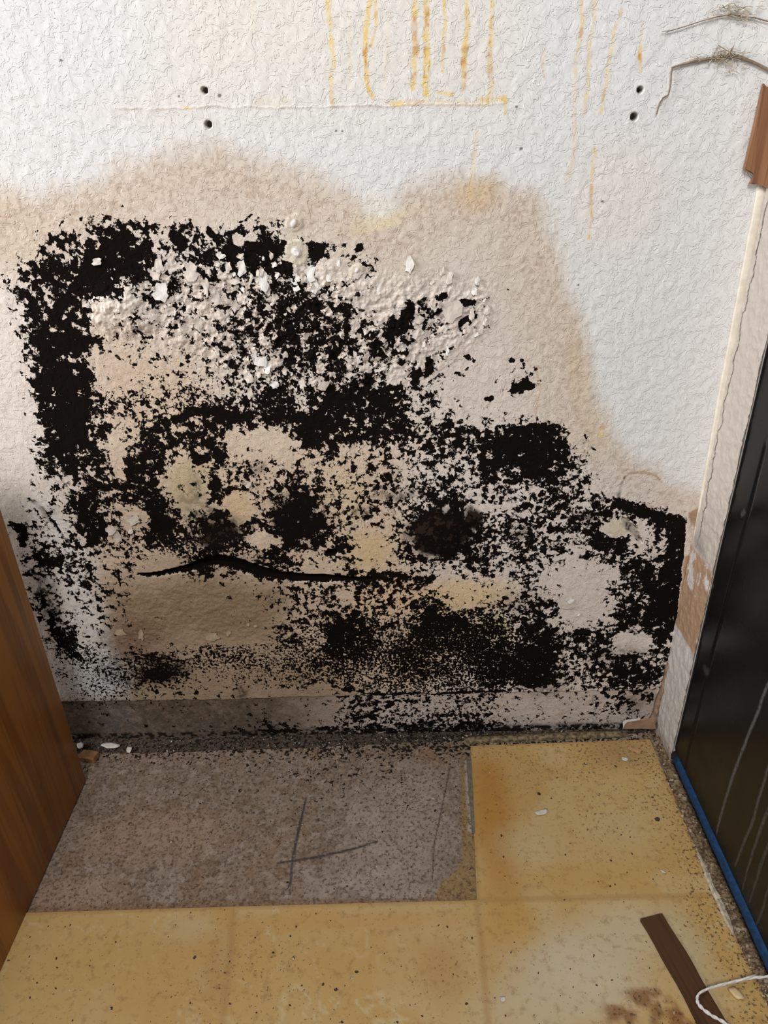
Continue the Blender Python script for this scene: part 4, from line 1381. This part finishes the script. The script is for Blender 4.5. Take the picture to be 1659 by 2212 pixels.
# strip of rubbish between the tiles and the appliance
edge = [(1412, 1592), (1430, 1640), (1456, 1720), (1486, 1800), (1515, 1870), (1548, 1935), (1592, 2030), (1640, 2130), (1700, 2250)]
sp = []
for i in range(2600):
    t = rg.random() * (len(edge) - 1.001); k = int(t); f = t - k
    a = fp(*edge[k]); b = fp(*edge[k + 1])
    c = a + (b - a) * f
    wd = XR - c[0]
    x = c[0] + wd * (rg.random() ** .8) * 1.0 - .002
    s = .0008 + .0022 * rg.random() ** 3
    sp.append((x + rg.gauss(0, .001), c[1] + rg.uniform(-.004, .004), -.0025 + .0035 * rg.random(), s))
M_GRIT = mat_grit('rubbish', ((.075, .050, .032), (.20, .135, .08), (.52, .46, .38)), .45)
grit('floor_debris', 'brown strip of grit and rubbish along the blue film', sp, M_GRIT, 1)
# solid bed under it
bm = bmesh.new()
rows = []
for t in np.linspace(0, len(edge) - 1.001, 60):
    k = int(t); f = t - k
    c = fp(*edge[k]) + (fp(*edge[k + 1]) - fp(*edge[k])) * f
    xr = XR + .004
    rows.append([bm.verts.new((c[0] - .003 + rg.uniform(-.002, .002), c[1], -.004)), bm.verts.new((c[0] + .003 + rg.uniform(-.002, .002), c[1], .0015 + rg.uniform(-.001, .001))),
                 bm.verts.new(((c[0] + xr) / 2, c[1], .0022 + rg.uniform(-.0015, .0015))), bm.verts.new((xr, c[1], .001)), bm.verts.new((xr, c[1], -.004))])
for a, b in zip(rows[:-1], rows[1:]):
    for i in range(4): bm.faces.new([a[i], a[i + 1], b[i + 1], b[i]])
m = NT('dirt_bed')
cbed = m.mix(m.ramp(m.noise(260, 5, .65), .40, .62), (.075, .045, .026), (.27, .19, .11))
cbed = m.mix(m.ramp(m.noise(120, 3), .58, .66), cbed, (.42, .34, .24))
o = from_bm('dirt_bed', bm, m.out(cbed, .75, m.bump(m.noise(300, 4), .8, .002), .3), floor, True)

sp = []
for i in range(2000):
    x = rg.uniform(-.56, .415)
    g_ = np.interp(x, [-.56, -.2, .1, .12, .42], [.034, .030, .020, .013, .011])
    s = .0006 + .0016 * rg.random() ** 4
    sp.append((x, -rg.uniform(.001, g_), -.0085 + .002 * rg.random(), s))
M_GRIT2 = mat_grit('gap_grit', ((.02, .016, .013), (.075, .06, .048), (.50, .47, .43)), .6)
grit('gap_grit', 'dark grit with white crumbs in the gap along the wall foot', sp, M_GRIT2, 2)
# scattered crumbs, dark
sp = []
for i in range(1900):
    px, py = rg.uniform(60, 1560), rg.uniform(1630, 2300)
    p = fp(px, py)
    if p[0] < XL + .004 or p[0] > .40: continue
    dens = 1.0 if px > 1050 and py < 1900 else .55
    if rg.random() > dens: continue
    bare = p[0] < .095 and p[1] > -.293
    sp.append((p[0], p[1], -.0028 if bare else .0, .0004 + .0018 * rg.random() ** 5))
sp += [(*fp(px, py), .0, s) for px, py, s in [(1083, 1805, 0.0027), (1410, 1722, 0.0024), (1420, 1770, 0.0041), (1165, 1715, 0.0034), (1330, 1656, 0.0034), (1265, 1650, 0.0034), (770, 2100, 0.0027), (725, 2138, 0.0027), (240, 2178, 0.0027), (420, 2068, 0.0027), (250, 2035, 0.0017), (497, 2168, 0.0020), (640, 2002, 0.0020), (65, 2155, 0.0020), (412, 1972, 0.0020), (80, 2123, 0.0017), (18, 2075, 0.0020), (1318, 1914, 0.0020), (966, 2002, 0.0020), (1283, 2063, 0.0014)]]
sp0 = sp
sp = []
for i in range(150):
    p = fp(rg.uniform(80, 1540), rg.uniform(1640, 2240))
    if p[0] < XL + .004 or p[0] > .40: continue
    bare = p[0] < .095 and p[1] > -.293
    sp.append((p[0], p[1], -.0028 if bare else .0, .0005 + .0009 * rg.random() ** 3))
grit('floor_crumbs', 'dark and pale crumbs scattered over the floor tiles', sp0 + sp, mat_grit('crumbs', ((.028, .018, .012), (.06, .036, .022), (.55, .50, .42)), .7), 3)
